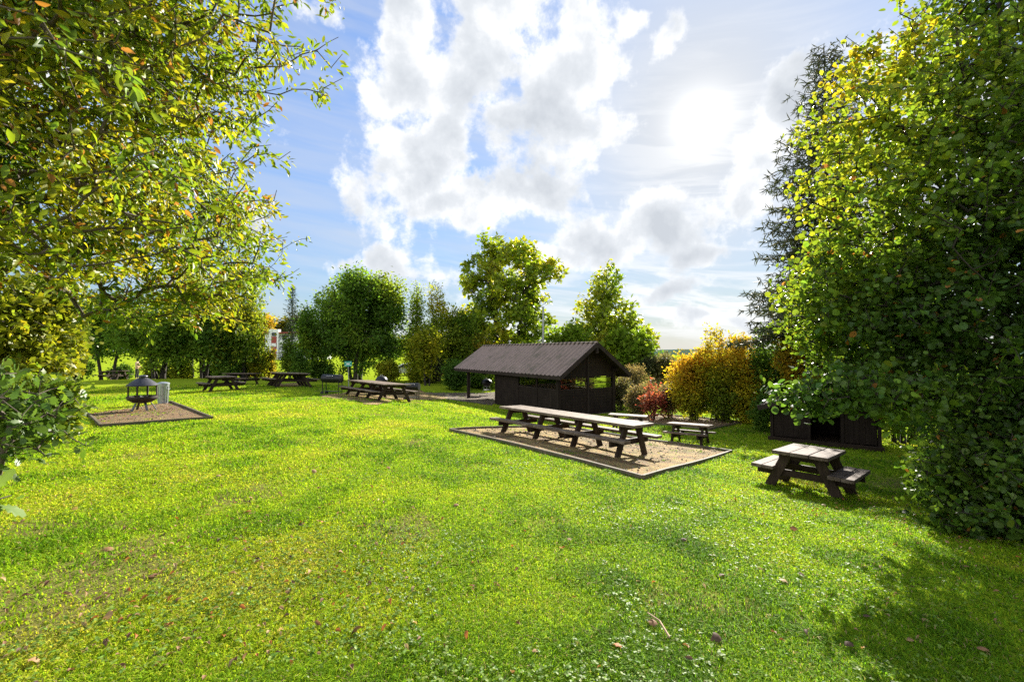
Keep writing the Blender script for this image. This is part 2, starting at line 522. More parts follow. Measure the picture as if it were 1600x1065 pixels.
    st = math_n(nt, 'MULTIPLY', node(nt, 'ShaderNodeMapRange', {'Value': sn, 'From Min': .40, 'From Max': .60}, interpolation_type='SMOOTHSTEP').outputs[0], low, True)
    veil_n = noise(nt, str_v, .6, 5, .55, 1.2)
    veil = math_n(nt, 'MULTIPLY', node(nt, 'ShaderNodeMapRange', {'Value': veil_n, 'From Min': .2, 'From Max': .8, 'To Min': .1}).outputs[0], .58)
    ang = math_n(nt, 'ARCCOSINE', math_n(nt, 'MINIMUM', sd, .999999))
    def gl(s, k):
        q = math_n(nt, 'DIVIDE', ang, s)
        return math_n(nt, 'MULTIPLY', math_n(nt, 'POWER', 2.71828, math_n(nt, 'MULTIPLY', math_n(nt, 'MULTIPLY', q, q), -1)), k)
    aur = math_n(nt, 'ADD', gl(.34, .85), gl(.11, .15), True)
    skyc = node(nt, 'ShaderNodeVectorMath', {0: sky.outputs[0], 'Scale': SKY_K}, operation='SCALE').outputs[0]
    skyc = mixc(nt, 1.0, skyc, SKY_TINT, 'MULTIPLY')
    # the bright aureole is held back by the thin veil
    lum = node(nt, 'ShaderNodeRGBToBW', {0: skyc}).outputs[0]
    den = math_n(nt, 'DIVIDE', 1.0, math_n(nt, 'ADD', 1.0, math_n(nt, 'DIVIDE', lum, SKY_CAP)))
    skyc = node(nt, 'ShaderNodeVectorMath', {0: skyc, 'Scale': den}, operation='SCALE').outputs[0]
    hz = node(nt, 'ShaderNodeMapRange', {'Value': el, 'From Min': .0, 'From Max': .16, 'To Min': .75, 'To Max': 0.0}).outputs[0]
    thin = math_n(nt, 'MAXIMUM', veil, math_n(nt, 'MAXIMUM', aur, hz))
    c1 = mixc(nt, st, mixc(nt, thin, skyc, VEIL_C), (.325, .328, .332))
    sv = node(nt, 'ShaderNodeVectorMath', {0: d, 1: tuple(SUN * .045)}, operation='ADD').outputs[0]
    n2 = noise(nt, sv, 6.5, 8, .58, .1)
    n3 = noise(nt, d, 3.2, 3, .5)
    thick = math_n(nt, 'ADD', math_n(nt, 'ADD', dens, math_n(nt, 'MULTIPLY', math_n(nt, 'SUBTRACT', n2, n1), 1.1)), math_n(nt, 'MULTIPLY', math_n(nt, 'SUBTRACT', n3, .5), .5))
    thick_ = thick
    cc = ramp(nt, node(nt, 'ShaderNodeMapRange', {'Value': thick, 'From Min': .45, 'From Max': .95}).outputs[0],
              [(0, CL_W), (.20, CL_W), (.46, CL_G), (.80, CL_D)])
    cc = node(nt, 'ShaderNodeVectorMath', {0: cc, 'Scale': math_n(nt, 'ADD', 1.0, math_n(nt, 'MULTIPLY', back, 1.6))}, operation='SCALE').outputs[0]
    c2 = mixc(nt, mask, c1, cc)
    glow = math_n(nt, 'ADD', gl(.026, .45), gl(.055, .16))
    gcol = node(nt, 'ShaderNodeVectorMath', {0: (1.0, .97, .9), 'Scale': glow}, operation='SCALE').outputs[0]
    fin = node(nt, 'ShaderNodeVectorMath', {0: c2, 1: gcol}, operation='ADD').outputs[0]
    bg = node(nt, 'ShaderNodeBackground', {'Color': fin, 'Strength': 1.0})
    # lower half: dull green-brown so that the far ground is not lit from below
    nt.links.new(bg.outputs[0], out.inputs[0])
    w.cycles.sampling_method = 'MANUAL'; w.cycles.sample_map_resolution = 512
SKY_K = .075; SKY_CAP = .315; SKY_TINT = (.70, .95, 1.34)
VEIL_C = (.235, .242, .252); CL_W = (.345, .347, .35); CL_G = (.255, .267, .282); CL_D = (.198, .211, .229)
build_world()
scene.view_settings.view_transform = 'Standard'
scene.view_settings.look = 'None'
scene.view_settings.gamma = 1
scene.view_settings.exposure = 1.72
cy = scene.cycles
cy.max_bounces = 8; cy.diffuse_bounces = 3; cy.glossy_bounces = 2; cy.transmission_bounces = 5; cy.transparent_max_bounces = 8
cy.caustics_reflective = False; cy.caustics_refractive = False
cy.sample_clamp_indirect = 4
cy.use_denoising = False

# ------------------------------------------------------------------ ground sheet
def bare(x, y):
    """worn spots in the turf, mostly low on the left"""
    b = vn3.fbm(x, y, .9, 3)
    return sstep(.655, .82, b + .19 * sstep(0.0, -2.0, x) * sstep(6.5, 3.5, y) - .02)
def build_ground():
    nr, na = 300, 360
    r = np.concatenate([[0.0], .25 * (5200 / .25) ** (np.linspace(0, 1, nr))])
    # fine rings out to 60 m
    r = np.unique(np.concatenate([[0.0], np.linspace(.3, 12, 60), np.linspace(12.3, 60, 110), 62 * (5200 / 62) ** np.linspace(0, 1, 60)]))
    a = np.linspace(-PI, PI, na, endpoint=False)
    R, Aa = np.meshgrid(r, a, indexing='ij')
    x = R * np.sin(Aa); y = R * np.cos(Aa)
    V = np.stack([x, y, H(x, y)], -1).reshape(-1, 3)
    i = np.arange(len(r) - 1)[:, None]; j = np.arange(na)[None]
    j2 = (j + 1) % na
    F = np.stack([i * na + j, (i + 1) * na + j, (i + 1) * na + j2, i * na + j2], -1).reshape(-1, 4)
    cb = bare(V[:, 0], V[:, 1]) * (np.hypot(V[:, 0], V[:, 1]) < 40)
    o = npmesh('lawn_ground', V, F[:, ::-1], M['lawn'], smooth=True, col=np.repeat(cb[:, None], 3, 1))
    tag(o, kind='structure')
build_ground()

def inpoly(P, x, y):
    x = np.asarray(x); y = np.asarray(y)
    c = np.zeros(x.shape, bool)
    n = len(P)
    for i in range(n):
        x1, y1 = P[i][0], P[i][1]; x2, y2 = P[(i + 1) % n][0], P[(i + 1) % n][1]
        m = ((y1 > y) != (y2 > y)) & (x < (x2 - x1) * (y - y1) / (y2 - y1 + 1e-12) + x1)
        c ^= m
    return c

NOGRASS = []; PADS = []
def sheet(name, quad, mat, parent, lift, n=28, ragged=0.0, seed=1):
    """a patch of ground cover that follows the terrain; quad = 4 ground corners in order"""
    q = [Vector((p[0], p[1], 0)) for p in quad]
    u, v = np.meshgrid(np.linspace(0, 1, n), np.linspace(0, 1, n), indexing='ij')
    def bl(k):
        return (q[0][k] * (1 - u) + q[1][k] * u) * (1 - v) + (q[3][k] * (1 - u) + q[2][k] * u) * v
    x, y = bl(0), bl(1)
    if ragged:
        cx, cy_ = x.mean(), y.mean()
        e = np.maximum(abs(u - .5), abs(v - .5)) * 2
        s = 1 + ragged * (VN(seed).fbm(x + 50, y + 50, 1.3, 3) - .55) * e
        x = cx + (x - cx) * s; y = cy_ + (y - cy_) * s
    z = H(x, y) + lift + .02 * (vn3.fbm(x, y, 3.0, 2) - .5)
    V = np.stack([x, y, z], -1).reshape(-1, 3)
    i = np.arange(n - 1)[:, None]; j = np.arange(n - 1)[None]
    F = np.stack([i * n + j, (i + 1) * n + j, (i + 1) * n + j + 1, i * n + j + 1], -1).reshape(-1, 4)
    o = npmesh(name, V, F, mat, parent, smooth=True)
    return o
def pad(label, quad, mat, open_sides=(), lift=.022):
    c = sum((Vector((p[0], p[1], 0)) for p in quad), Vector()) / 4
    t = thing('gravel_pad', label, 'gravel pad', (0, 0, 0))
    sheet('gravel_surface', quad, mat, t, lift)
    for k in range(4):
        if k in open_sides: continue
        a, b = quad[k], quad[(k + 1) % 4]
        m = MB(); L = math.hypot(b[0] - a[0], b[1] - a[1]); n = max(2, int(L / .5))
        for s in range(n):
            p = [a[i] + (b[i] - a[i]) * s / n for i in (0, 1)]; r = [a[i] + (b[i] - a[i]) * (s + 1) / n for i in (0, 1)]
            m.bar((p[0], p[1], h1(*p) + .0), (r[0], r[1], h1(*r) + .0), .05, .15)
        m.build('edging_board', M['edging'], t)
    PADS.append([(p[0], p[1]) for p in quad])
    NOGRASS.append([(p[0], p[1]) for p in quad])
    return t

# ------------------------------------------------------------------ gravel pads and bare ground
PAD_LONG = [gpix(703, 673), gpix(1004, 748.5), gpix(1143, 707), gpix(1026, 687)]
PAD_LONG[3] = PAD_LONG[0] + (PAD_LONG[2] - PAD_LONG[1]) * 1.0
pad('sandy pad with timber edging under the longest sunlit table', PAD_LONG, M['sandpad'])
PAD_FIRE = [gpix(137, 648), gpix(157.5, 667), gpix(332, 654.5), gpix(266, 628.5)]
pad('wood chip pad edged with timber under the round fire pit', PAD_FIRE, M['barkpad'], open_sides=(3,))
a_, b_, c_ = gpix(1108, 672), gpix(1161, 660.5), gpix(1029, 648)
PAD_PLAY = [a_, b_, c_, a_ + (c_ - b_)]
pad('timber edged gravel pad in front of the orange hedge', PAD_PLAY, M['barkpad'])
PAD_BBQ = [gpix(500, 618), gpix(585, 632.5), gpix(702, 622), gpix(640, 606)]
o = sheet('bare_earth', PAD_BBQ, M['sandpad'], None, .02, ragged=.3, seed=5); tag(o, kind='structure')
NOGRASS.append([(p[0], p[1]) for p in PAD_BBQ])
q6 = [gpix(425, 600), gpix(430, 605), gpix(480, 604), gpix(474, 598)]
o = sheet('bare_earth', q6, M['sandpad'], None, .02, ragged=.4, seed=6); tag(o, kind='structure')
NOGRASS.append([(p[0], p[1]) for p in q6])
q7 = [gpix(650, 612), gpix(700, 624), gpix(770, 634), gpix(790, 612)]
o = sheet('soil_path', q7, M['soil'], None, .018, ragged=.25, seed=7); tag(o, kind='structure')
NOGRASS.append([(p[0], p[1]) for p in q7])

# ------------------------------------------------------------------ picnic tables
def place_on(o, x, y, yaw, ext=1.0, lift=0.0, tilt=1.0):
    gx = (h1(x + ext, y) - h1(x - ext, y)) / (2 * ext) * tilt
    gy = (h1(x, y + ext) - h1(x, y - ext)) / (2 * ext) * tilt
    n = Vector((-gx, -gy, 1)).normalized()
    xa = Vector((math.cos(yaw), math.sin(yaw), 0)); xa = (xa - n * xa.dot(n)).normalized()
    ya = n.cross(xa)
    R = Matrix((xa, ya, n)).transposed()
    o.rotation_euler = R.to_euler()
    o.location = (x, y, h1(x, y) + lift)
def picnic(name, label, x, y, yaw, L, W, Hh, hb, ov, nf, mtop, nplank=4, bw=.28, group=None, tilt=1.0, lift=0.0, bplank=2, thick=.05, lw=None):
    t = thing(name, label, 'picnic table', group=group)
    rnd = random.Random(int(x * 1000))
    m = MB()
    pw = W / nplank
    for k in range(nplank):
        e0, e1 = rnd.uniform(-.008, .008), rnd.uniform(-.008, .008)
        m.box(-L / 2 + e0, L / 2 + e1, -W / 2 + k * pw + .005, -W / 2 + (k + 1) * pw - .005, Hh - thick, Hh + rnd.uniform(-.003, .003), bev=.006)
    m.build('tabletop', mtop, t)
    inset = min(.32, L * .16)
    xs = [-L / 2 + inset + (L - 2 * inset) * k / (nf - 1) for k in range(nf)]
    for s in (-1, 1):
        m = MB(); b = bw / bplank
        for k in range(bplank):
            y0 = s * (ov / 2 - bw / 2) - bw / 2 + k * b
            e0, e1 = rnd.uniform(-.01, .01), rnd.uniform(-.01, .01)
            m.box(-L / 2 + e0, L / 2 + e1, y0 + .004, y0 + b - .004, hb - thick, hb, bev=.006)
        m.build('bench', mtop, t)
    lw = lw or (.13 if Hh > .65 else .1)
    for fx in xs:
        for s in (-1, 1):
            m = MB()
            m.bar((fx, s * (ov * .36), -.06), (fx, s * W * .27, Hh - thick - .002), lw, .06, up=(1, 0, 0), bev=.006)
            m.build('leg', M['stain_z'], t)
        sgn = 1 if fx < 0 else -1
        m = MB(); m.box(fx + sgn * .032, fx + sgn * .08, -ov / 2 + .04, ov / 2 - .04, hb - thick - .002 - .12, hb - thick - .002, bev=.005)
        m.build('seat_beam', M['stain'], t)
        m = MB(); m.box(fx + sgn * .032, fx + sgn * .08, -W / 2 + .05, W / 2 - .05, Hh - thick - .002 - .1, Hh - thick - .002, bev=.005)
        m.build('top_beam', M['stain'], t)
    place_on(t, x, y, yaw, max(.5, L * .35), lift, tilt)
    return t
G = 'picnic tables on the lawn'
picnic('picnic_table', 'short three plank picnic table half shaded in front of the low dark shed', 5.45, 8.16, RAD(41), 1.17, .87, .71, .42, 1.58, 2, M['top_dark'], 3, .38, G, tilt=.3, thick=.062, lw=.16)
picnic('picnic_table', 'longest sunlit picnic table on the timber edged sandy pad', 1.40, 11.35, RAD(-48.5), 4.45, .85, .73, .43, 1.55, 4, M['top_light'], 4, .27, G, tilt=.35, lw=.16, thick=.06)
picnic('picnic_table', 'wide long picnic table on bare earth beside the barrel barbecue', -6.35, 20.7, RAD(-50), 4.4, 1.25, .74, .44, 2.1, 4, M['top_light'], 5, .28, G, tilt=.6)
picnic('picnic_table', 'dark short picnic table on the grass right of the metal bin', -14.85, 22.6, RAD(138), 1.5, 1.05, .74, .44, 1.85, 2, M['top_dark'], 4, .28, G)
picnic('picnic_table', 'dark picnic table partly hidden behind the dark short one', -16.9, 27.6, RAD(-14), 2.1, .85, .74, .44, 1.55, 2, M['top_dark'], 4, .28, G)
picnic('picnic_table', 'wide grey picnic table seen end on below the white building', -12.9, 25.6, RAD(-52), 3.2, 1.5, .76, .45, 2.5, 4, M['top_light'], 5, .3, G)
picnic('picnic_table', 'dark picnic table in deep shade under the far left trees', -32.6, 36.2, RAD(4), 1.9, .8, .74, .44, 1.6, 2, M['top_dark'], 4, .28, G)
picnic('picnic_table', 'small low picnic table on grass beside the timber edged pad', 5.45, 13.6, RAD(-38), 1.25, .62, .58, .34, 1.2, 2, M['top_light'], 3, .2, G)
picnic('picnic_table', 'small low table whose pale top shows behind the longest table', 4.2, 16.1, RAD(-22), 1.35, .68, .62, .38, 1.3, 2, M['top_light'], 3, .2, G)

# ------------------------------------------------------------------ roofed shelter
def shelter():
    t = thing('wooden_shelter', 'dark brown wooden shelter with corrugated gable roof and open porch', 'shelter', (2.37, 21.2, -1.5), math.atan2(-.853, .521))
    X0, X1, Y1, EZ, RZ = -12.4, 0.0, 4.6, 2.0, 3.58
    ym = Y1 / 2
    # corrugated roof, both slopes in one shell
    nx = int(12.4 / .177 * 8); ns = 8
    xs = np.linspace(X0, X1, nx)
    wave = .05 * np.cos((xs - X0) * 2 * PI / .36)
    rs = np.random.RandomState(4)
    V, F = [], []
    sl = math.hypot(ym, RZ - EZ); nyv, nzv = -(RZ - EZ) / sl, ym / sl
    base = 0
    for side in (0, 1):
        rows = []
        for k in range(ns + 1):
            f = k / ns
            y = -.06 + (ym + .06) * f if side == 0 else Y1 + .06 - (ym + .06) * f
            z = EZ - .04 + (RZ - EZ + .04) * f + .08
            sag = .02 * np.sin(xs * .5 + side) * math.sin(PI * f) + .004 * rs.randn(nx)
            sgn = 1 if side == 0 else -1
            rows.append(np.stack([xs, y + sgn * nyv * wave, z + nzv * wave + sag], -1))
        A_ = np.concatenate(rows)
        i = np.arange(ns)[:, None]; j = np.arange(nx - 1)[None]
        f_ = np.stack([i * nx + j, i * nx + j + 1, (i + 1) * nx + j + 1, (i + 1) * nx + j], -1).reshape(-1, 4)
        if side: f_ = f_[:, ::-1]
        V.append(A_); F.append(f_ + base); base += len(A_)
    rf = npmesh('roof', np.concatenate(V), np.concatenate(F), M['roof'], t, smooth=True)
    m = MB()
    for s in (0, 1):                                            # boarding under the sheets
        y0 = 0 if s == 0 else Y1
        m.bar((X0 / 2, y0, EZ + .0), (X0 / 2, ym, RZ), 12.3, .03, up=(0, 0, 1))
    m.build('roof_deck', M['hut_trim'], rf)
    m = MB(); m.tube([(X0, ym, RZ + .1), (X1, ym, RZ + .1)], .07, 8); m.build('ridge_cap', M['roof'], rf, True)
    m = MB(); m.tube([(-9.6, ym + .6, RZ - .5), (-9.6, ym + .6, RZ + .38)], .06, 10); m.lathe([(.0, RZ + .45), (.11, RZ + .40), (.11, RZ + .38), (.0, RZ + .38)], 12, Matrix.Translation((-9.6, ym + .6, 0)), True)
    m.build('flue', M['steel'], rf, True)
    for y in (-.035, Y1 + .035):
        m = MB(); m.box(X0, X1, y - .015, y + .015, EZ - .14, EZ + .04); m.build('fascia_board', M['hut_trim'], t)
    for x in (X0 - .02, X1 + .02):
        for s in (0, 1):
            y0 = -.08 if s == 0 else Y1 + .08
            m = MB(); m.bar((x, y0, EZ - .06), (x, ym, RZ + .03 - .0), .035, .2, up=(0, 0, 1)); m.build('barge_board', M['hut_trim'], t)
    # posts
    F0, F1 = .3, 4.0
    W0, W1 = -6.93, -.64
    def rz(y): return EZ + (RZ - EZ) * (1 - abs(y - ym) / ym) - .04
    for (x, y) in ((W1, F0), (W1, F1), (W1, 2.2), (W0, F0), (W0, F1), (-10.8, F0), (-10.8, F1), (-4.33, F0), (-2.48, F0), (-4.33, F1), (-2.48, F1)):
        d = .09 if (x, y) in ((W1, F0), (-10.8, F0), (W1, F1)) else .055
        m = MB(); m.box(x - d, x + d, y - d, y + d, -.25, rz(y) - .02, bev=.008); m.build('post', M['hut'], t)
    for y in (F0, F1):
        m = MB(); m.box(X0 + .3, -.3, y - .06, y + .06, rz(y) - .17, rz(y) - .03); m.build('wall_plate', M['hut'], t)
    def boards_x(name, x0, x1, y, z0, z1, mat, th=.035):
        m = MB(); n = max(1, round((z1 - z0) / .15)); h = (z1 - z0) / n
        for k in range(n):
            m.box(x0, x1, y - th / 2, y + th / 2, z0 + k * h + .002, z0 + (k + 1) * h - .002, bev=.008)
        m.box(x0 + .005, x1 - .005, y - .004, y + .004, z0 + .01, z1 - .01)
        return m.build(name, mat, t)
    def boards_y(name, y0, y1, x, z0, z1, mat, th=.035):
        m = MB(); n = max(1, round((z1 - z0) / .15)); h = (z1 - z0) / n
        for k in range(n):
            m.box(x - th / 2, x + th / 2, y0, y1, z0 + k * h + .002, z0 + (k + 1) * h - .002, bev=.008)
        m.box(x - .004, x + .004, y0 + .005, y1 - .005, z0 + .01, z1 - .01)
        return m.build(name, mat, t)
    SILL = 1.28
    boards_x('front_wall', -4.275, W1 - .1, F0, -.2, SILL, M['hut'])
    boards_x('front_wall', W0 + .06, -4.39, F0, -.2, 1.9, M['hut'])
    boards_x('back_wall', W0 + .06, W1 - .1, F1, -.2, SILL - .12, M['hut'])
    boards_x('wall_lining', W0 + .06, W1 - .1, F1 - .045, .02, SILL - .13, M['inside'], .03)
    boards_x('back_wall', W0 + .06, -4.39, F1 - .0, SILL - .1, 1.95, M['hut'])
    for (x0, x1) in ((-4.27, -3.75), (-2.9, -2.54), (-2.42, -2.1), (-1.15, W1 - .1)):
        boards_x('wall_lining', x0, x1, F1 - .03, SILL - .1, 1.95, M['inside'], .04)
    m = MB(); m.box(-4.27, W1 - .1, F1 - .02, F1 + .03, 1.52, 1.60); m.build('window_rail', M['hut'], t)
    boards_y('end_wall', F0 + .1, 2.14, W1, -.2, SILL, M['hut'])
    boards_y('end_wall', 2.26, F1 - .1, W1, -.2, SILL, M['hut'])
    boards_y('inner_wall', F0 + .06, 1.4, W0, -.1, 2.0, M['inside'])
    boards_y('inner_wall', 2.4, F1 - .06, W0, -.1, 2.0, M['inside'])
    # gable triangles
    for (x, nm) in ((W1, 'gable_wall'), (W0, 'gable_wall')):
        m = MB(); yy = F0 + .05
        w = .16
        z0 = 1.93
        while yy < F1 - .05:
            y2 = min(yy + w, F1 - .05)
            zt0, zt1 = rz(yy) - .01, rz(y2) - .01
            vs = [(x - .015, yy + .002, z0), (x - .015, y2 - .002, z0), (x - .015, y2 - .002, zt1), (x - .015, yy + .002, zt0)]
            vs += [(x + .015, p[1], p[2]) for p in vs]
            m.add(vs, [(0, 1, 2, 3), (7, 6, 5, 4), (0, 4, 5, 1), (1, 5, 6, 2), (2, 6, 7, 3), (3, 7, 4, 0)])
            yy = y2
        m.build(nm, M['hut'], t)
    m = MB(); m.bar((W1 + .05, 2.2, -.2), (W1 + .05, 2.2, rz(2.2)), .09, .05, up=(1, 0, 0)); m.build('gable_batten', M['hut_trim'], t)
    m = MB(); m.box(-.1, .04, ym - .05, ym + .05, RZ - .45, RZ - .02, bev=.01); m.build('ridge_end', M['hut_trim'], t)
    # windows: frame with sill and pane
    def window(x0, x1, y0, y1, along):
        m = MB(); z0, z1 = SILL + .002, 1.9
        if along == 'x':
            m.box(x0, x1, y0 - .04, y0 + .04, z0, z0 + .05)
            m.box(x0, x1, y0 - .025, y0 + .025, z1 - .04, z1)
            f = m.build('window_frame', M['hut_trim'], t)
            g = MB(); g.box(x0 + .01, x1 - .01, y0 - .003, y0 + .003, z0 + .05, z1 - .04)
        else:
            m.box(x0 - .04, x0 + .04, y0, y1, z0, z0 + .05)
            m.box(x0 - .025, x0 + .025, y0, y1, z1 - .04, z1)
            m.box(x0 - .02, x0 + .02, y0, y1, (z0 + z1) / 2 - .02, (z0 + z1) / 2 + .02)
            f = m.build('window_frame', M['hut_trim'], t)
            g = MB(); g.box(x0 - .003, x0 + .003, y0 + .01, y1 - .01, z0 + .05, z1 - .04)
        g.build('window_pane', M['glass'], f)
    window(-4.27, -2.54, F0, F0, 'x'); window(-2.42, W1 - .1, F0, F0, 'x')
    window(W1, W1, F0 + .1, 2.14, 'y'); window(W1, W1, 2.26, F1 - .1, 'y')
    m = MB()
    n = 26
    for k in range(n):
        m.box(-12.0, -.5, .24 + k * 3.8 / n, .24 + (k + 1) * 3.8 / n - .008, -.06, 0)
    m.build('porch_floor', M['edging'], t)
    m = MB(); m.box(-12.0, -.5, .2, .235, -.35, .0); m.box(-12, -.5, 4.06, 4.1, -.35, 0); m.build('floor_skirt', M['hut_trim'], t)
    m = MB(); m.box(-5.6, -1.4, 3.2, 3.62, .4, .45); m.box(-5.5, -5.42, 3.22, 3.6, .0, .4); m.box(-1.6, -1.52, 3.22, 3.6, .0, .4)
    m.build('inside_bench', M['inside'], t)
    return t
shelter()

def shed():
    x, y = 8.47, 14.45
    z0 = EYE - 2.86
    t = thing('open_shed', 'low black stained open fronted shed behind the drooping branches', 'shed', (x, y, z0), math.atan2(-.614, .789))
    W, D, E, Rr = 2.7, 1.9, 1.18, 1.66
    mid = W / 2
    def panel(name, x0, x1):
        m = MB(); n = max(1, round((x1 - x0) / .13)); w = (x1 - x0) / n
        for k in range(n):
            xa, xb = x0 + k * w + .002, x0 + (k + 1) * w - .002
            m.box(xa, xb, -.014, .014, .16, E - .03, bev=.006)
        m.box(x0 + .005, x1 - .005, -.004, .004, .17, E - .04)
        m.build(name, M['hut'], t)
    panel('front_panel', .06, 1.0); panel('front_panel', 1.84, W - .06)
    for px_ in (0.0, 1.0, 1.84, W):
        m = MB(); m.box(px_ - .045, px_ + .045, -.05, .045, 0, E + (Rr - E) * (1 - abs(px_ - mid) / mid) - .05, bev=.006); m.build('post', M['hut'], t)
    m = MB()
    for k in range(18):
        xa, xb = k * W / 18, (k + 1) * W / 18
        f = lambda q: E + (Rr - E) * (1 - abs(q - mid) / mid) - .03
        vs = [(xa + .002, -.02, E - .03), (xb - .002, -.02, E - .03), (xb - .002, -.02, f(xb) + .001), (xa + .002, -.02, f(xa) + .001)]
        vs += [(p[0], .01, p[2]) for p in vs]
        m.add(vs, [(0, 1, 2, 3), (7, 6, 5, 4), (0, 4, 5, 1), (1, 5, 6, 2), (2, 6, 7, 3), (3, 7, 4, 0)])
    m.build('gable_wall', M['hut'], t)
    for xx in (-.02, W + .02):
        m = MB(); m.box(xx - .018, xx + .018, .05, D, .05, E - .02); m.build('side_wall', M['hut'], t)
    m = MB(); m.box(0, W, D, D + .036, .05, E); m.build('back_wall', M['hut'], t)
    m = MB(); m.box(-.1, W + .1, -.22, -.06, -.1, .15, bev=.015); m.build('base_beam', M['stain'], t)
    m = MB(); m.box(0, W, -.04, D, .05, .1); m.build('floor', M['stain'], t)
    for s in (0, 1):
        m = MB()
        e = -.34 if s == 0 else W + .34
        sl = (Rr - E) / mid
        m.bar((e, D / 2 - .05, E - .34 * sl + .05), (mid, D / 2 - .05, Rr + .05), D + .7, .035, up=(0, 0, 1))
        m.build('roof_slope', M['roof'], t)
        m = MB(); m.bar((e, -.42, E - .34 * sl + .0), (mid, -.42, Rr + .0), .03, .15, up=(0, 0, 1)); m.build('barge_board', M['hut_trim'], t)
shed()

# ------------------------------------------------------------------ fire pit, bin, barbecues, sign, pole
def fire_pit():
    p = gpix(222, 642.0)
    t = thing('fire_pit', 'round iron fire pit with conical hood on the wood chip pad', 'fire pit', (p.x, p.y, p.z))
    s = p.y / 690.0
    R = 19.5 * s
    hz = 55 * s
    zr = hz * .735                                           # hood rim
    zb = hz * .37                                            # bowl rim
    m = MB(); m.lathe([(R * 1.0, zr - .02), (R * 1.04, zr), (R * .98, zr + .025), (R * .76, zr + .095), (R * .48, zr + .185), (R * .26, zr + .235), (R * .25, zr + .23), (R * .48, zr + .175), (R * .76, zr + .083), (R * .97, zr + .018)], 32, close=True)
    hood = m.build('hood', M['hood'], t, True)
    m = MB(); m.lathe([(R * .25, zr + .22), (R * .25, zr + .275), (R * .34, zr + .28), (R * .3, zr + .305), (R * .12, zr + .32), (0, zr + .32)], 24); m.build('chimney_cap', M['hood'], hood, True)
    m = MB(); m.lathe([(R * 1.02, zb), (R * 1.02, zb + .03), (R * .97, zb + .03), (R * .9, zb - .02), (R * .6, zb - .11), (0, zb - .16), (0, zb - .18), (R * .6, zb - .135), (R * .92, zb - .05), (R * .98, zb)], 32)
    m.build('bowl', M['rust'], t, True)
    m = MB(); m.lathe([(R * .97, zb + .03), (R * .99, zb + .03), (R * .99, zb + .07), (R * .97, zb + .07)], 32, close=True); m.build('rim', M['rust'], t, True)
    for a in (20, 110, 200, 290):
        c, sn = math.cos(RAD(a)), math.sin(RAD(a))
        m = MB(); m.bar((R * .93 * c, R * .93 * sn, zb + .03), (R * .93 * c, R * .93 * sn, zr), .05, .03, up=(c, sn, 0)); m.build('upright', M['rust'], t)
    for a in (30, 150, 265, 330):
        c, sn = math.cos(RAD(a)), math.sin(RAD(a))
        m = MB(); m.bar((R * .55 * c, R * .55 * sn, zb - .15), (R * 1.0 * c, R * 1.0 * sn, -.04), .065, .018, up=(c, sn, .3)); m.build('leg', M['hood'], t)
    m = MB()
    for k in range(5):
        a = k * 1.3; m.tube([(R * .5 * math.cos(a), R * .5 * math.sin(a), zb - .03), (-R * .4 * math.cos(a + .5), -R * .4 * math.sin(a + .5), zb + .05)], .035, 6)
    m.build('charred_logs', M['black'], t)
fire_pit()

def bin_():
    p = gpix(254.5, 630.5); s = p.y / 690.0
    Hh = 34 * s; R = 7.8 * s
    t = thing('metal_bin', 'ribbed galvanised metal bin standing behind the fire pit', 'bin', p)
    prof = [(0, 0), (R * .8, 0), (R * .82, .03)]
    n = 12
    for k in range(n):
        z = .05 + (Hh * .86 - .05) * k / (n - 1)
        prof.append((R * (.82 + .16 * k / (n - 1)), z))
    prof += [(R * 1.03, Hh * .87), (R * 1.03, Hh * .9), (R * .95, Hh * .9), (R * .9, Hh * .6), (0, Hh * .55)]
    m = MB(); m.lathe(prof, 28)
    for k in range(14):
        a = 2 * PI * k / 14; c, sn = math.cos(a), math.sin(a)
        m.tube([(R * .835 * c, R * .835 * sn, .06), (R * .975 * c, R * .975 * sn, Hh * .8)], .011, 5)
    m.build('bin_body', M['zinc'], t, True)
    m = MB(); m.lathe([(R * 1.06, Hh * .9), (R * 1.06, Hh * .94), (R * .9, Hh * .965), (R * .3, Hh), (0, Hh)], 28); m.build('lid', M['zinc'], t, True)
    for a in (0, PI):
        c = math.cos(a)
        m = MB(); m.tube([(c * R * .95, -.06, Hh * .7), (c * R * 1.12, -.06, Hh * .68), (c * R * 1.12, .06, Hh * .68), (c * R * .95, .06, Hh * .7)], .01, 6); m.build('handle', M['steel'], t)
bin_()

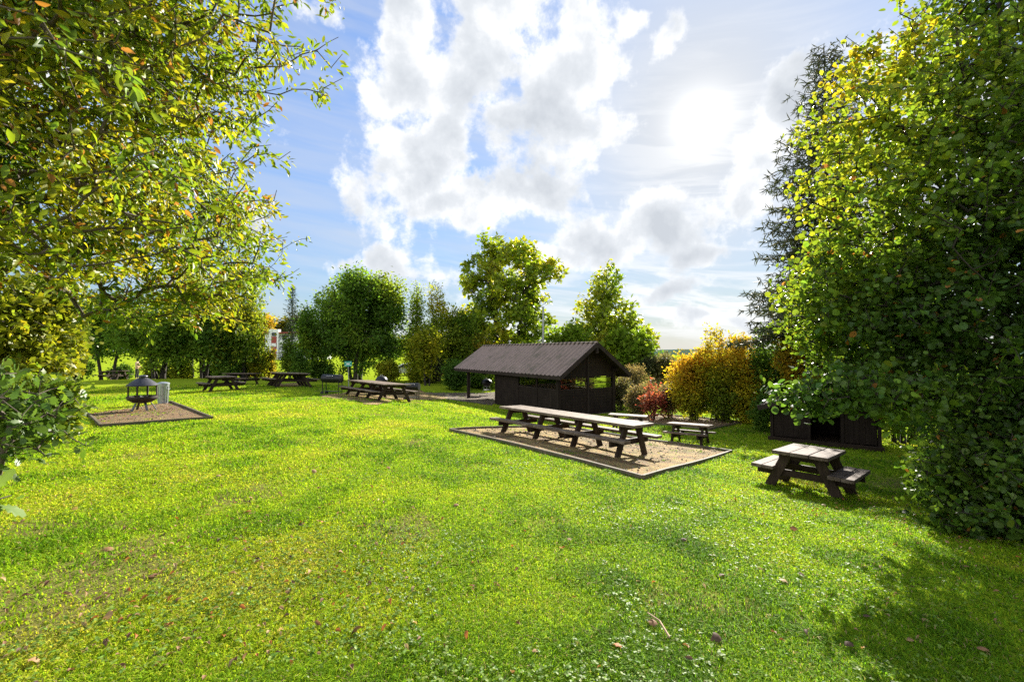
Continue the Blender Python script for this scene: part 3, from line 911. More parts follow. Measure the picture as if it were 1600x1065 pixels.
def barrel_bbq(label, p, yaw, L=.95, lid_open=False, r=.2, hz=.58):
    t = thing('barrel_barbecue', label, 'barbecue', p, yaw, 'barrel barbecues near the wide table')
    m = MB(); n = 20
    def half(a0, a1, rr):
        vs, fs = [], []
        for i in range(n + 1):
            a = a0 + (a1 - a0) * i / n
            for x in (-L / 2, L / 2):
                vs.append((x, rr * math.cos(a), hz + r + rr * math.sin(a)))
        for i in range(n): fs.append((2 * i, 2 * i + 1, 2 * i + 3, 2 * i + 2))
        fs.append(tuple(2 * i for i in range(n + 1))); fs.append(tuple(2 * i + 1 for i in range(n, -1, -1)))
        return vs, fs
    m.add(*half(PI, 2 * PI, r)); body = m.build('barrel', M['black'], t, True)
    m = MB(); m.add(*half(0, PI, r * 1.02)); lid = m.build('lid', M['black'], t, True)
    m = MB(); m.tube([(-.18, -r * .9, hz + r + .12), (-.18, -r * 1.2, hz + r + .14), (.18, -r * 1.2, hz + r + .14), (.18, -r * .9, hz + r + .12)], .012, 6); m.build('handle', M['steel'], lid)
    for x in (-L / 2 + .06, L / 2 - .06):
        for y in (-r * .75, r * .75):
            m = MB(); z = .0 if x > 0 else .06
            m.box(x - .014, x + .014, y - .014, y + .014, z - .03, hz + r * .4); m.build('leg', M['black'], t)
    for y in (-r * .75 - .03, r * .75 + .03):
        m = MB(); m.lathe([(0, -.02), (.085, -.02), (.09, -.012), (.09, .012), (.085, .02), (0, .02)], 18, Matrix.Translation((-L / 2 + .06, y, .075)) @ Matrix.Rotation(PI / 2, 4, 'X')); m.build('wheel', M['rubber'], t, True)
    m = MB(); m.box(-L / 2 + .06, L / 2 - .06, -r * .75, r * .75, .15, .165); m.build('lower_shelf', M['black'], t)
    return t
p = gpix(519, 616); barrel_bbq('black barrel barbecue on wheels left of the wide picnic table', p, RAD(-12), 1.0)
p = pix(644, 613, 21.6); p.z = h1(p.x, p.y); barrel_bbq('black barrel barbecue half hidden behind the far end of the wide table', p, RAD(-10), .72, r=.17, hz=.5)

def kettle(label, p, s=1.0):
    t = thing('kettle_barbecue', label, 'barbecue', p, .6, 'kettle barbecues')
    R = .29 * s; z = .68 * s
    m = MB(); m.lathe([(0, z - .24 * s), (R * .45, z - .215 * s), (R * .8, z - .12 * s), (R, z), (R * .97, z)], 26); m.build('bowl', M['black'], t, True)
    m = MB(); m.lathe([(R * 1.03, z + .002), (R * 1.02, z + .03 * s), (R * .82, z + .13 * s), (R * .45, z + .2 * s), (0, z + .22 * s)], 26); lid = m.build('lid', M['black'], t, True)
    m = MB(); m.tube([(-.06, 0, z + .2 * s), (-.05, 0, z + .27 * s), (.05, 0, z + .27 * s), (.06, 0, z + .2 * s)], .012, 6); m.build('handle', M['steel'], lid)
    for a in (0, 2.1, 4.2):
        m = MB(); m.tube([(R * .55 * math.cos(a), R * .55 * math.sin(a), z - .2 * s), (R * 1.05 * math.cos(a), R * 1.05 * math.sin(a), -.03)], .013, 6); m.build('leg', M['steel'], t)
    m = MB(); m.lathe([(0, .28 * s), (R * .6, .28 * s), (R * .6, .3 * s), (0, .29 * s)], 20); m.build('ash_tray', M['steel'], t, True)
p = pix(596, 600, 23.2); p.z = h1(p.x, p.y) + .1; kettle('black kettle barbecue showing above the wide picnic table', p, 1.05)
p = pix(760.5, 622, 33.0); p.z = h1(p.x, p.y); kettle('black kettle barbecue beyond the open porch of the shelter', p, 1.35)

def sign():
    d = 24.0
    c = pix(545.5, 568.2, d); g = h1(c.x - .02, d)
    t = thing('assembly_sign', 'small green sign with white arrows on a thin grey pole', 'sign', (c.x, d, g))
    z = c.z - g
    s = d / 690.0
    w, h = 5.6 * s, 4.0 * s
    m = MB(); m.box(-w, w, -.012, .002, z - h, z + h, bev=.003); b = m.build('sign_board', M['green_paint'], t)
    m = MB()
    y0 = -.0150
    def tri(a, bb, c_):
        vs = [(q[0], y0, z + q[1]) for q in (a, bb, c_)] + [(q[0], -.0125, z + q[1]) for q in (a, bb, c_)]
        m.add(vs, [(0, 1, 2), (5, 4, 3), (0, 3, 4, 1), (1, 4, 5, 2), (2, 5, 3, 0)])
    for sx in (-1, 1):
        for sz in (-1, 1):
            cx, cz = sx * w * .78, sz * h * .72
            tx, tz = sx * w * .46, sz * h * .42
            tri((tx, tz), (tx + sx * w * .20, tz), (tx, tz + sz * h * .28))
            dx, dz = (cx - tx), (cz - tz); L = math.hypot(dx, dz); nx_, nz_ = -dz / L * .012, dx / L * .012
            vs = [(tx + nx_, y0, z + tz + nz_), (cx + nx_, y0, z + cz + nz_), (cx - nx_, y0, z + cz - nz_), (tx - nx_, y0, z + tz - nz_)]
            m.add(vs + [(q[0], -.0125, q[2]) for q in vs], [(0, 1, 2, 3), (7, 6, 5, 4), (0, 4, 5, 1), (1, 5, 6, 2), (2, 6, 7, 3), (3, 7, 4, 0)])
    for (fx, k) in ((-.055, 1.0), (0, 1.15), (.055, 1.0)):
        m.lathe([(0, -.0015), (.017 * k, -.0015), (.017 * k, .0015), (0, .0015)], 12, Matrix.Translation((fx, y0 + .001, z + .045 * k)) @ Matrix.Rotation(PI / 2, 4, 'X'))
        m.box(fx - .02 * k, fx + .02 * k, y0, -.0125, z - .06, z + .022 * k)
    m.build('sign_symbol', M['white_paint'], b)
    m = MB(); m.tube([(-.0, .02, -.1), (.0, .02, z + h)], .024, 10); m.build('sign_pole', M['steel'], t, True)
    t.rotation_euler = (0, RAD(-2.0), RAD(8))
sign()

def pole():
    d = 40.0
    top = pix(848.7, 479.5, d); g = h1(top.x, d)
    t = thing('lamp_pole', 'tall thin grey pole rising behind the shelter roof', 'pole', (top.x, d, g))
    Hh = top.z - g
    m = MB(); m.tube([(0, 0, -.2), (0, 0, Hh * .5), (0, 0, Hh)], [.13, .105, .08], 12); m.build('shaft', M['steel'], t, True)
    m = MB(); m.lathe([(0, Hh - .02), (.11, Hh - .02), (.11, Hh + .02), (0, Hh + .05)], 12); m.build('pole_cap', M['steel'], t, True)
pole()

# ------------------------------------------------------------------ plants
def unit(a):
    return a / (np.linalg.norm(a, axis=-1, keepdims=True) + 1e-9)
def strip_leaf(rows, fold=.12, curl=.25):
    """rows: (t, half width); a folded, curled leaf from base to tip"""
    V = [(0, 0, 0)]; F = []
    prev = None
    for (t, w) in rows:
        b = len(V)
        z = -curl * t * t
        V += [(t, w, z + fold * w * 2), (t, 0, z), (t, -w, z + fold * w * 2)]
        if prev is None: F += [(0, b + 1, b), (0, b + 2, b + 1)]
        else: F += [(prev, prev + 1, b + 1), (prev, b + 1, b), (prev + 1, prev + 2, b + 2), (prev + 1, b + 2, b + 1)]
        prev = b
    b = len(V); V.append((1, 0, -curl))
    F += [(prev, prev + 1, b), (prev + 1, prev + 2, b)]
    return np.array(V, float), np.array(F)
def fan_leaf(pts, curl=.2):
    V = [(.45, 0, 0)] + [(x, y, -curl * ((x - .45) ** 2 + y * y) * 1.4) for x, y in pts]
    n = len(pts)
    return np.array(V, float), np.array([(0, 1 + i, 1 + (i + 1) % n) for i in range(n)])
LANCE = strip_leaf([(.22, .15), (.55, .21), (.82, .11)], .2, .22)
ROUND = strip_leaf([(.12, .25), (.45, .42), (.78, .33)], .12, .15)
OAK = fan_leaf([(0, .03), (.15, .13), (.28, .1), (.38, .26), (.48, .17), (.62, .33), (.7, .2), (.86, .24), (1, 0), (.86, -.24), (.7, -.2), (.62, -.33), (.48, -.17), (.38, -.26), (.28, -.1), (.15, -.13)])
MAPLE = fan_leaf([(0, .04), (.1, .32), (.3, .28), (.45, .5), (.6, .25), (1, 0), (.6, -.25), (.45, -.5), (.3, -.28), (.1, -.32)])
RHOMB = (np.array([(0, 0, 0), (.5, .33, .06), (1, 0, -.1), (.5, -.33, .06)], float), np.array([(0, 1, 2), (0, 2, 3)]))
NEEDLE = (np.array([(0, .06, 0), (0, -.06, 0), (1, 0, -.1), (.5, 0, .08)], float), np.array([(0, 1, 2), (0, 2, 3)]))

def leaf_geo(P, A, N, S, C, tmpl):
    tv, tf = tmpl
    A = unit(A); B = unit(np.cross(N, A)); N = np.cross(A, B)
    S = np.asarray(S)[:, None, None]
    V = P[:, None] + S * (tv[None, :, 0:1] * A[:, None] + tv[None, :, 1:2] * B[:, None] + tv[None, :, 2:3] * N[:, None])
    k = len(tv)
    F = tf[None] + (np.arange(len(P)) * k)[:, None, None]
    return V.reshape(-1, 3), F.reshape(-1, 3), np.repeat(C, k, 0)

def tubes_geo(P0, P1, R0, R1, k=5):
    D = unit(P1 - P0)
    ref = np.where(abs(D[:, 2:3]) > .9, np.array([[1., 0, 0]]), np.array([[0, 0, 1.]]))
    A = unit(np.cross(D, ref)); B = np.cross(D, A)
    t = np.arange(k) * 2 * PI / k
    ring = np.cos(t)[None, :, None] * A[:, None] + np.sin(t)[None, :, None] * B[:, None]
    e = (P1 - P0) * .04
    V = np.concatenate([(P0 - e)[:, None] + ring * R0[:, None, None], (P1 + e)[:, None] + ring * R1[:, None, None]], 1)
    i = np.arange(k); j = (i + 1) % k
    f = np.stack([i, j, j + k, i + k], -1)
    F = f[None] + (np.arange(len(P0)) * 2 * k)[:, None, None]
    return V.reshape(-1, 3), F.reshape(-1, 4)

def palette(rs, n, pal, key, jit=.18, spread=.35):
    """pal: list of colours from the green end to the autumn end; key 0..1 picks along it"""
    pal = np.array(pal, float)
    k = np.clip(key + rs.randn(n) * spread * .35, 0, .999) * (len(pal) - 1)
    i = k.astype(int); f = (k - i)[:, None]
    c = pal[i] * (1 - f) + pal[np.minimum(i + 1, len(pal) - 1)] * f
    return np.clip(c * (1 + rs.randn(n, 1) * jit) * (1 + rs.randn(n, 3) * .05), .004, .9)

def crown_tips(rs, ells, n, shell=.4, lump=.3, freq=2.2):
    w = np.array([e[6] if len(e) > 6 else e[3] * e[4] * e[5] for e in ells], float); w /= w.sum()
    ch = rs.choice(len(ells), n, p=w)
    E = np.array([e[:6] for e in ells])[ch]
    d = unit(rs.randn(n, 3))
    r = rs.rand(n) ** shell
    ln = vn1.fbm(d[:, 0] * 3 + 7 + ch * 3.1, d[:, 1] * 3 + d[:, 2] * 4 + 11, freq * .5, 2)
    r = r * (1 - lump + 2 * lump * (ln - .15))
    return E[:, :3] + d * E[:, 3:] * r[:, None], d

def grow(rs, stems, tips, seg=.35, start=0.0, up=.4, order_c=None):
    """stems: list of (polyline (n,3), radius bottom, radius top). returns nodes, parents, stem flag"""
    pos, par, stem = [], [], []
    for (pl, _, _) in stems:
        p = -1
        for q in pl:
            pos.append(q); par.append(p); stem.append(True); p = len(pos) - 1
    n0 = len(pos)
    cap = n0 + len(tips) * 14 + 10
    NP = np.zeros((cap, 3)); NP[:n0] = pos
    PAR = np.full(cap, -1); PAR[:n0] = par
    z0 = NP[:n0, 2].min()
    ok = NP[:n0, 2] - z0 >= start
    PEN = np.zeros(cap); PEN[:n0] = np.where(ok, 0, 50.)
    n = n0
    st = NP[:n0]
    dmin = np.array([np.min(((st - t) ** 2).sum(1)) for t in tips])
    tip_idx = np.zeros(len(tips), int)
    for ti in np.argsort(dmin):
        t = tips[ti]
        v = t - NP[:n]
        d = np.sqrt((v ** 2).sum(1))
        cost = d + PEN[:n] + up * np.maximum(0, NP[:n, 2] - t[2] + .35 * d)
        j = int(np.argmin(cost))
        L = d[j]; k = min(13, max(1, int(round(L / seg))))
        s = NP[j].copy(); p = j
        bend = rs.randn(3) * .07 * L; bend[2] += .05 * L
        for q in range(1, k + 1):
            f = q / k
            NP[n] = s + (t - s) * f + bend * 4 * f * (1 - f) + (rs.randn(3) * .02 * L / k if q < k else 0)
            PAR[n] = p; PEN[n] = 0.0; p = n; n += 1
        tip_idx[ti] = p
    return NP[:n], PAR[:n], n0, tip_idx

def tree(name, label, cat, bx, by, ells, n_tips, n_leaf, size, pal, tmpl=RHOMB, stems=None, trunk_r=.15, seed=1, mat='leaf_far', bark='bark',
         L=.6, spread=.3, droop=.2, seg=.5, start=.8, tip_r=.008, group=None, lump=.3, shell=.4, key=None, kfreq=.35, kbias=.0, pexp=.5, up=.4,
         k=5, reject=None, leafout=.8, flat=.6, zbase=None, kz=0.0, brown=0.0):
    rs = np.random.RandomState(seed)
    z0 = h1(bx, by) if zbase is None else zbase
    t = thing(name, label, cat, (bx, by, z0), 0, group)
    tips, dirs = crown_tips(rs, ells, n_tips, shell, lump)
    if reject is not None:
        kp = ~reject(tips + np.array([bx, by, z0])); tips, dirs = tips[kp], dirs[kp]
    kp = tips[:, 2] > .15
    tips, dirs = tips[kp], dirs[kp]
    zt = max(e[2] + e[5] for e in ells)
    if stems is None: stems = [((0, 0), (ells[0][0], ells[0][1]), .86)]
    ST = []
    for (b, tp, fr) in stems:
        hh = zt * fr; m = max(6, int(hh / (seg * .9)))
        f = np.linspace(0, 1, m)
        pl = np.stack([b[0] + (tp[0] - b[0]) * f ** 1.2, b[1] + (tp[1] - b[1]) * f ** 1.2, -.15 + (hh + .15) * f], -1)
        wob = np.cumsum(rs.randn(m, 2) * .03 * seg, 0); pl[:, :2] += wob * (f[:, None] > .05)
        ST.append((pl, trunk_r, tip_r * 2))
    NP, PAR, n0, ti = grow(rs, ST, tips, seg, start, up)
    n = len(NP)
    cnt = np.zeros(n); cnt[ti] += 1
    for i in range(n - 1, -1, -1):
        if PAR[i] >= 0: cnt[PAR[i]] += cnt[i]
    cnt = np.maximum(cnt, 1)
    R = tip_r * cnt ** pexp
    mx = R[:n0].max(); sc = trunk_r / mx
    big = sstep(0, 1, np.log(cnt) / np.log(cnt.max() + 1.01))
    R = R * (1 + (sc - 1) * big)
    # trunk meshes: whole stems
    segs = np.where(PAR >= 0)[0]
    ist = segs < n0
    sid = np.zeros(n, int); q = -1
    for i in range(n):
        if PAR[i] < 0: q += 1; sid[i] = q
        else: sid[i] = sid[PAR[i]]
    for e in range(len(ST)):                                    # each stem and its branches by themselves
        for nm, sel, kk in (('trunk', segs[ist & (sid[segs] == e)], 9), ('branches', segs[~ist & (sid[segs] == e)], k)):
            if not len(sel): continue
            a, b = PAR[sel], sel
            r1 = R[b]; r0 = np.minimum(R[a], r1 * 1.6 + .004) if nm == 'branches' else R[a]
            if nm == 'trunk':
                r0 = r0 * (1 + .5 * np.exp(-np.maximum(NP[a, 2], 0) / .35)); r1 = r1 * (1 + .5 * np.exp(-np.maximum(NP[b, 2], 0) / .35))
            V, F = tubes_geo(NP[a], NP[b], r0, r1, kk)
            npmesh(nm, V, F, M[bark], t, smooth=True)
    # leaves
    T = NP[ti]; D = unit(T - NP[PAR[ti]])
    m = len(T)
    nl = np.maximum(1, (n_leaf * (.5 + rs.rand(m))).astype(int))
    w = np.repeat(np.arange(m), nl); q = len(w)
    u = rs.rand(q)
    perp = unit(np.cross(D[w], rs.randn(q, 3)))
    P = T[w] - D[w] * (u * L)[:, None] + perp * (spread * np.abs(rs.randn(q)) * .6)[:, None]
    P[:, 2] -= droop * L * (1 - u) * rs.rand(q) * 1.2
    A = D[w] * .5 + perp * leafout + rs.randn(q, 3) * .25; A[:, 2] -= droop
    N = rs.randn(q, 3) * flat; N[:, 2] += 1 - .3 * flat
    S = size * (.42 + .95 * rs.rand(q) ** 1.2)
    kk = vn2.fbm(T[w][:, 0] * 1.0 + seed, T[w][:, 1] * .7 + T[w][:, 2] * 1.1, kfreq, 2)
    kk = (kk - .5) * 1.5 + .45 + kbias + kz * (T[w][:, 2] / zt - .5)
    if key is not None: kk = kk + key(P)
    C = palette(rs, q, pal, kk)
    if brown:
        bm_ = rs.rand(q) < brown
        C[bm_] = np.array([.34, .15, .035]) * (.5 + .7 * rs.rand(bm_.sum(), 1))
    V, F, C = leaf_geo(P, A, N, S, C, tmpl)
    npmesh('crown', V, F, M[mat], t, col=C)
    return t

GRN = [(.07, .13, .016), (.10, .18, .018), (.15, .22, .02), (.2, .25, .022)]
DGRN = [(.06, .12, .018), (.09, .165, .02), (.13, .21, .022), (.19, .25, .024)]
YG = [(.09, .15, .014), (.15, .21, .016), (.25, .26, .018), (.38, .32, .02)]
LIME = [(.13, .20, .016), (.21, .28, .018), (.31, .33, .02), (.42, .36, .022)]
YEL = [(.16, .20, .014), (.29, .28, .016), (.45, .36, .022), (.46, .25, .022)]
ORG = [(.14, .15, .014), (.3, .22, .016), (.45, .25, .02), (.42, .19, .03)]
GOLD = [(.12, .17, .015), (.24, .25, .016), (.40, .33, .02), (.44, .26, .025)]
RED = [(.13, .12, .045), (.19, .10, .045), (.28, .06, .045), (.24, .10, .06)]
OLV = [(.06, .07, .03), (.10, .1, .045), (.16, .13, .06), (.22, .15, .07)]

def px_tree(px, d, ytop, wpx):
    """base x, half width and crown height for a tree read off the photograph at distance d"""
    x = (px - 800) / FPX * d
    g = h1(x, d)
    return x, wpx / FPX * d, EYE + (HOR - ytop) / FPX * d - g

# --- the big near trees
def near_left():
    bx, by = -7.6, 5.2
    ells = [(2.9, -.9, 4.2, 2.3, 2.4, 2.2, 12), (1.4, 0, 5.6, 3.0, 2.8, 2.6, 15), (2.1, 2.0, 3.6, 2.1, 1.8, 1.7, 8), (3.3, -.3, 5.9, 2.2, 2.0, 2.0, 9), (1.7, -1.8, 3.2, 1.9, 1.4, 1.3, 6)]
    pal = [(.06, .12, .014), (.10, .17, .014), (.15, .22, .015), (.23, .28, .016), (.36, .34, .018), (.44, .30, .02)]
    def rej(p):
        az = np.arctan2(p[:, 0], p[:, 1])
        el = np.arctan2(p[:, 2] - EYE, np.hypot(p[:, 0], p[:, 1]))
        d = np.linalg.norm(p - np.array([0, 0, EYE]), axis=1)
        return (d < 1.9)
    tree('broadleaf_tree', 'large near tree with pointed yellow green leaves reaching over the left of the lawn', 'tree', bx, by, ells, 4900, 16, .093, pal, LANCE,
         [((0, 0), (.4, .1), .8), ((.1, .05), (2.2, -.4), .7), ((-.1, .1), (-.3, .9), .75)], .13, 11, 'leaf', 'bark', L=.42, spread=.10, droop=.28, seg=.22, start=1.2, tip_r=.0036,
         lump=.36, shell=.33, kfreq=.55, reject=rej, flat=.8, kz=-.5, kbias=.10, k=5, brown=.045)
near_left()
def near_right():
    bx, by = 7.5, 6.7
    ells = [(-2.5, -.4, 3.5, 1.15, .9, 1.1, 3.2), (-1.9, .9, 3.2, 1.1, 1.1, 1.35, 5), (-1.0, -.5, 3.3, 1.95, 2.0, 1.6, 10), (-.55, -.4, 5.2, 2.1, 2.2, 2.3, 13), (.7, -.2, 7.8, 2.5, 2.3, 2.3, 11), (1.4, -.8, 4.8, 2.4, 2.4, 3.2, 11),
            (-.3, -1.1, 1.6, 1.25, 1.1, 1.25, 8), (-1.55, -1.1, .85, .85, .75, .8, 5), (-.8, -.7, 1.0, 1.0, .9, .95, 6), (.5, -1.0, .9, 1.1, 1.0, 1.0, 6), (-3.0, -1.2, 2.0, 1.5, .4, .28, 2.4),
            (-2.7, -.6, 4.9, 1.3, .8, .6, 1.0), (-2.6, -.6, 5.8, 1.2, .8, .6, .9), (-2.1, -.4, 6.7, .9, .6, .6, .8), (-2.2, -.8, 2.9, .9, .5, .4, 1.0)]
    pal = [(.05, .10, .016), (.08, .14, .017), (.12, .19, .018), (.18, .24, .018), (.30, .31, .02), (.46, .34, .02)]
    def rej(p):
        d = np.linalg.norm(p - np.array([0, 0, EYE]), axis=1)
        return d < 2.4
    tree('alder_tree', 'large near tree with round green leaves filling the right side down to the grass', 'tree', bx, by, ells, 7600, 16, .079, pal, ROUND,
         [((0, 0), (.3, .2), .85), ((.15, -.1), (-1.0, -.4), .7), ((-.1, .2), (-.6, .4), .75), ((.3, .2), (1.4, -.4), .8)], .10, 23, 'leaf_dense', 'bark_dark', L=.42, spread=.11, droop=.15, seg=.22, start=.3, tip_r=.0035,
         lump=.38, shell=.33, kfreq=.5, reject=rej, flat=.8, kbias=-.10, brown=.01)
near_right()
OAKP = [(.07, .125, .018), (.11, .18, .02), (.17, .25, .022), (.28, .30, .022)]
tree('oak_sapling', 'low oak sapling with dark lobed leaves under the left tree', 'tree', -4.85, 4.1, [(.12, 0, 1.2, .82, .6, .45), (.3, .1, 0.85, .5, .4, .25)], 150, 8, .09, OAKP, OAK,
     [((0, 0), (.2, .1), .8), ((.05, -.05), (.4, -.2), .6)], .025, 31, 'leaf', L=.3, spread=.1, droop=.2, seg=.15, start=.1, tip_r=.003, flat=.7, lump=.4)
tree('oak_seedling', 'oak twig with a few lobed leaves at the left edge of the lawn', 'plant', -2.98, 2.4, [(.2, .0, .88, .17, .1, .06)], 5, 3, .115, OAKP, OAK,
     [((0, 0), (.1, 0), .9)], .006, 33, 'leaf', L=.12, spread=.05, droop=.1, seg=.1, start=.3, tip_r=.003, flat=.5)

# --- middle distance: shrubs and maples on the left
def mid(name, label, cat, px, d, ytop, wpx, pal, seed, tips=330, nl=38, size=.11, tmpl=RHOMB, zlow=.12, group=None, stems=3, bark='bark', L=.5, spread=.35, mat='leaf_far', shape='round', **kw):
    x, hw, hh = px_tree(px, d, ytop, wpx)
    rs = random.Random(seed)
    if shape == 'round':
        c = hh * (1 + zlow) / 2; rz = hh * (1 - zlow) / 2
        ells = [(0, 0, c, hw, hw, rz)]
    elif shape == 'lumpy':
        c = hh * (1 + zlow) / 2; rz = hh * (1 - zlow) / 2
        ells = [(0, 0, c, hw * .86, hw * .86, rz * .95)]
        for q in range(7):
            a = rs.uniform(0, 2 * PI); e = rs.uniform(-.7, .8)
            ells.append((math.cos(a) * hw * .6, math.sin(a) * hw * .6, c + e * rz * .75, hw * .42, hw * .42, rz * .36, hw ** 3 * .16))
    elif shape == 'open':
        ells = []
        for q in range(26):
            a = q * 2.4; v = (q + .5) / 26 * 2 - 1; rr = math.sqrt(1 - v * v) ** .7 * rs.uniform(.3, 1.0)
            ells.append((math.cos(a) * hw * .78 * rr, math.sin(a) * hw * .78 * rr, hh * (.56 + .41 * v), hw * .33, hw * .33, hw * .22, 1))
    elif shape == 'tall':
        ells = [(0, 0, hh * (.3 + zlow * .5), hw, hw, hh * .28), (0, 0, hh * .58, hw * .72, hw * .72, hh * .26), (0, 0, hh * .82, hw * .42, hw * .42, hh * .2)]
    elif shape == 'shrub':
        ells = [(0, 0, hh * .5, hw, hw, hh * .52)]
        for q in range(4):
            a = rs.uniform(0, 2 * PI)
            ells.append((math.cos(a) * hw * .6, math.sin(a) * hw * .6, hh * rs.uniform(.3, .7), hw * .5, hw * .5, hh * .35))
    if stems == 1: st = None
    else:
        st = []
        for q in range(stems):
            a = 2 * PI * q / stems + rs.random(); b = rs.uniform(.05, .15) * hw
            st.append(((math.cos(a) * b, math.sin(a) * b), (math.cos(a) * hw * .4, math.sin(a) * hw * .4), rs.uniform(.65, .85)))
    kw.setdefault('trunk_r', .013 * hh)
    kw.setdefault('seg', max(.25, hh / 22))
    kw.setdefault('start', hh * max(.05, zlow * .7))
    kw.setdefault('tip_r', .0012 * hh)
    return tree(name, label, cat, x, d, ells, tips, nl, size, pal, tmpl, st, seed=seed, mat=mat, bark=bark, L=L, spread=spread, group=group, **kw)

mid('maple_bush', 'tall yellow maple bush behind the oak sapling on the left', 'bush', 38, 10.0, 395, 82, YEL, 41, 560, 26, .125, MAPLE, .06, L=.4, spread=.25, shape='lumpy', mat='leaf')
mid('maple_bush', 'yellow green maple bush between the left tree and the fire pit', 'bush', 70, 17.0, 425, 55, YEL, 42, 560, 24, .15, MAPLE, .02, L=.5, spread=.3, shape='lumpy', mat='leaf', kbias=-.1)
mid('maple_bush', 'low green maple bush at the left edge of the wood chip pad', 'bush', 62, 8.6, 575, 62, YG, 43, 260, 22, .11, MAPLE, .0, L=.3, spread=.2, shape='shrub', mat='leaf', kbias=-.25)

# --- the row of trees behind the left tables
R = 'trees beyond the picnic tables'
mid('willow_tree', 'dark tree with a thick trunk directly above the fire pit', 'tree', 248, 35.5, 455, 62, DGRN, 51, 480, 46, .24, RHOMB, .1, R, 3, 'bark_dark', 1.0, .7, shape='lumpy', trunk_r=.17)
mid('willow_tree', 'dark leaning tree behind the dark short picnic table', 'tree', 318, 36.5, 430, 60, DGRN, 52, 460, 46, .24, RHOMB, .08, R, 3, 'bark_dark', 1.0, .7, shape='lumpy', kbias=.12, kz=.5)
mid('birch_tree', 'yellowing birch with drooping twigs left of the white building', 'tree', 372, 37.0, 392, 52, YG, 53, 420, 46, .21, RHOMB, .1, R, 2, 'bark_dark', 1.4, .55, droop=.7, shape='tall', kbias=.05, kz=.6)
mid('willow_tree', 'dark tree with low branches at the left end of the row', 'tree', 170, 40.0, 440, 55, DGRN, 54, 330, 42, .26, RHOMB, .2, R, 2, 'bark_dark', 1.0, .7, shape='lumpy')
mid('birch_tree', 'tall yellow tree rising behind the row on the left', 'tree', 300, 46.0, 372, 50, YG, 55, 330, 42, .26, RHOMB, .2, R, 1, 'bark_dark', 1.2, .7, shape='tall', kbias=.12)
for i, (px, d, yt, w, sd, lb) in enumerate([(238, 37, 560, 9, 61, 'thin dark sapling beside the person in the tan top'), (285, 36, 562, 16, 62, 'low leafy sapling right of the thick trunk'),
                                  (405, 38, 545, 17, 64, 'yellow sapling left of the wide grey table'), (421, 39, 536, 8, 65, 'slim orange sapling in front of the red stair tower'),
                                  (453, 37, 520, 12, 66, 'slim green sapling in front of the white building'), (470, 36, 545, 15, 67, 'dark sapling between building and round tree'),
                                  (352, 36, 552, 22, 63, 'bushy green sapling behind the dark tables')]):
    mid('sapling', lb, 'sapling', px, d, yt, w, [YG, YG, YEL, ORG, YG, DGRN, DGRN][i], sd, 110, 24, .2, RHOMB, .12, 'saplings along the edge of the lawn', 2, 'bark_dark', .6, .4, shape='tall', trunk_r=.04)

mid('round_tree', 'big round dark green tree behind the green sign', 'tree', 555, 40.0, 418, 80, DGRN, 71, 1000, 50, .25, RHOMB, .0, None, 4, 'bark_dark', 1.0, .75, shape='lumpy', kz=.75, kbias=.05, trunk_r=.2)
mid('round_tree', 'lower dark green tree leaning against the left of the big round tree', 'tree', 497, 41.0, 470, 34, DGRN, 72, 260, 46, .25, RHOMB, .0, None, 2, 'bark_dark', .9, .6, shape='lumpy')
mid('birch_tree', 'thin pale birch just right of the big round tree', 'tree', 650, 42.0, 424, 27, LIME, 73, 300, 30, .2, RHOMB, .06, 'birches left of the shelter', 1, 'bark', 1.2, .5, droop=.6, shape='tall', kbias=-.1, trunk_r=.13)
mid('birch_tree', 'thin yellowing birch nearest the tall maple', 'tree', 684, 43.0, 428, 28, LIME, 74, 320, 32, .2, RHOMB, .04, 'birches left of the shelter', 2, 'bark', 1.2, .5, droop=.6, shape='tall', kbias=.12, trunk_r=.12)
mid('young_tree', 'bright yellow young tree low between the birches', 'tree', 668, 38.0, 500, 26, YEL, 75, 200, 34, .22, RHOMB, .1, None, 2, 'bark_dark', .8, .5, shape='lumpy', kbias=-.15)
mid('young_tree', 'green young tree with reddish tips behind the left end of the shelter roof', 'tree', 722, 44.0, 470, 42, YG, 76, 320, 44, .25, RHOMB, .05, None, 3, 'bark_dark', .9, .6, shape='lumpy', kbias=-.1)
mid('young_tree', 'orange tinged young tree above the left roof corner', 'tree', 752, 43.0, 515, 30, ORG, 79, 200, 36, .25, RHOMB, .05, None, 3, 'bark_dark', .9, .6, shape='lumpy', kbias=-.3)
mid('spruce_bush', 'dark evergreen bush left of the open porch', 'bush', 712, 35.5, 560, 22, DGRN, 77, 300, 46, .16, RHOMB, .0, None, 3, 'bark_dark', .6, .3, shape='shrub', kbias=-.25, lump=.5)
mid('spruce_bush', 'dark leafy bush seen through the open porch', 'bush', 752, 38.0, 560, 34, GRN, 78, 300, 44, .18, RHOMB, .0, None, 3, 'bark_dark', .6, .3, shape='shrub', kbias=-.05)
mid('maple_tree', 'tall open crowned maple rising above the shelter roof', 'tree', 797, 50.0, 374, 104, LIME, 81, 950, 22, .42, MAPLE, .2, None, 4, 'bark_dark', .9, .5, shape='open', lump=.3, kbias=-.05, trunk_r=.26, tip_r=.016, up=.9, mat='leaf')
mid('maple_tree', 'narrow tapering maple right of the thin grey pole', 'tree', 950, 45.0, 408, 80, LIME, 82, 420, 20, .40, MAPLE, .12, None, 1, 'bark_dark', .9, .55, shape='tall', kbias=.08, trunk_r=.16, tip_r=.014, mat='leaf', lump=.4)
mid('maple_bush', 'broad bright maple bush behind the right roof corner', 'bush', 985, 40.0, 500, 40, LIME, 83, 220, 34, .36, MAPLE, .02, None, 3, 'bark_dark', .9, .6, shape='lumpy', kbias=-.25)
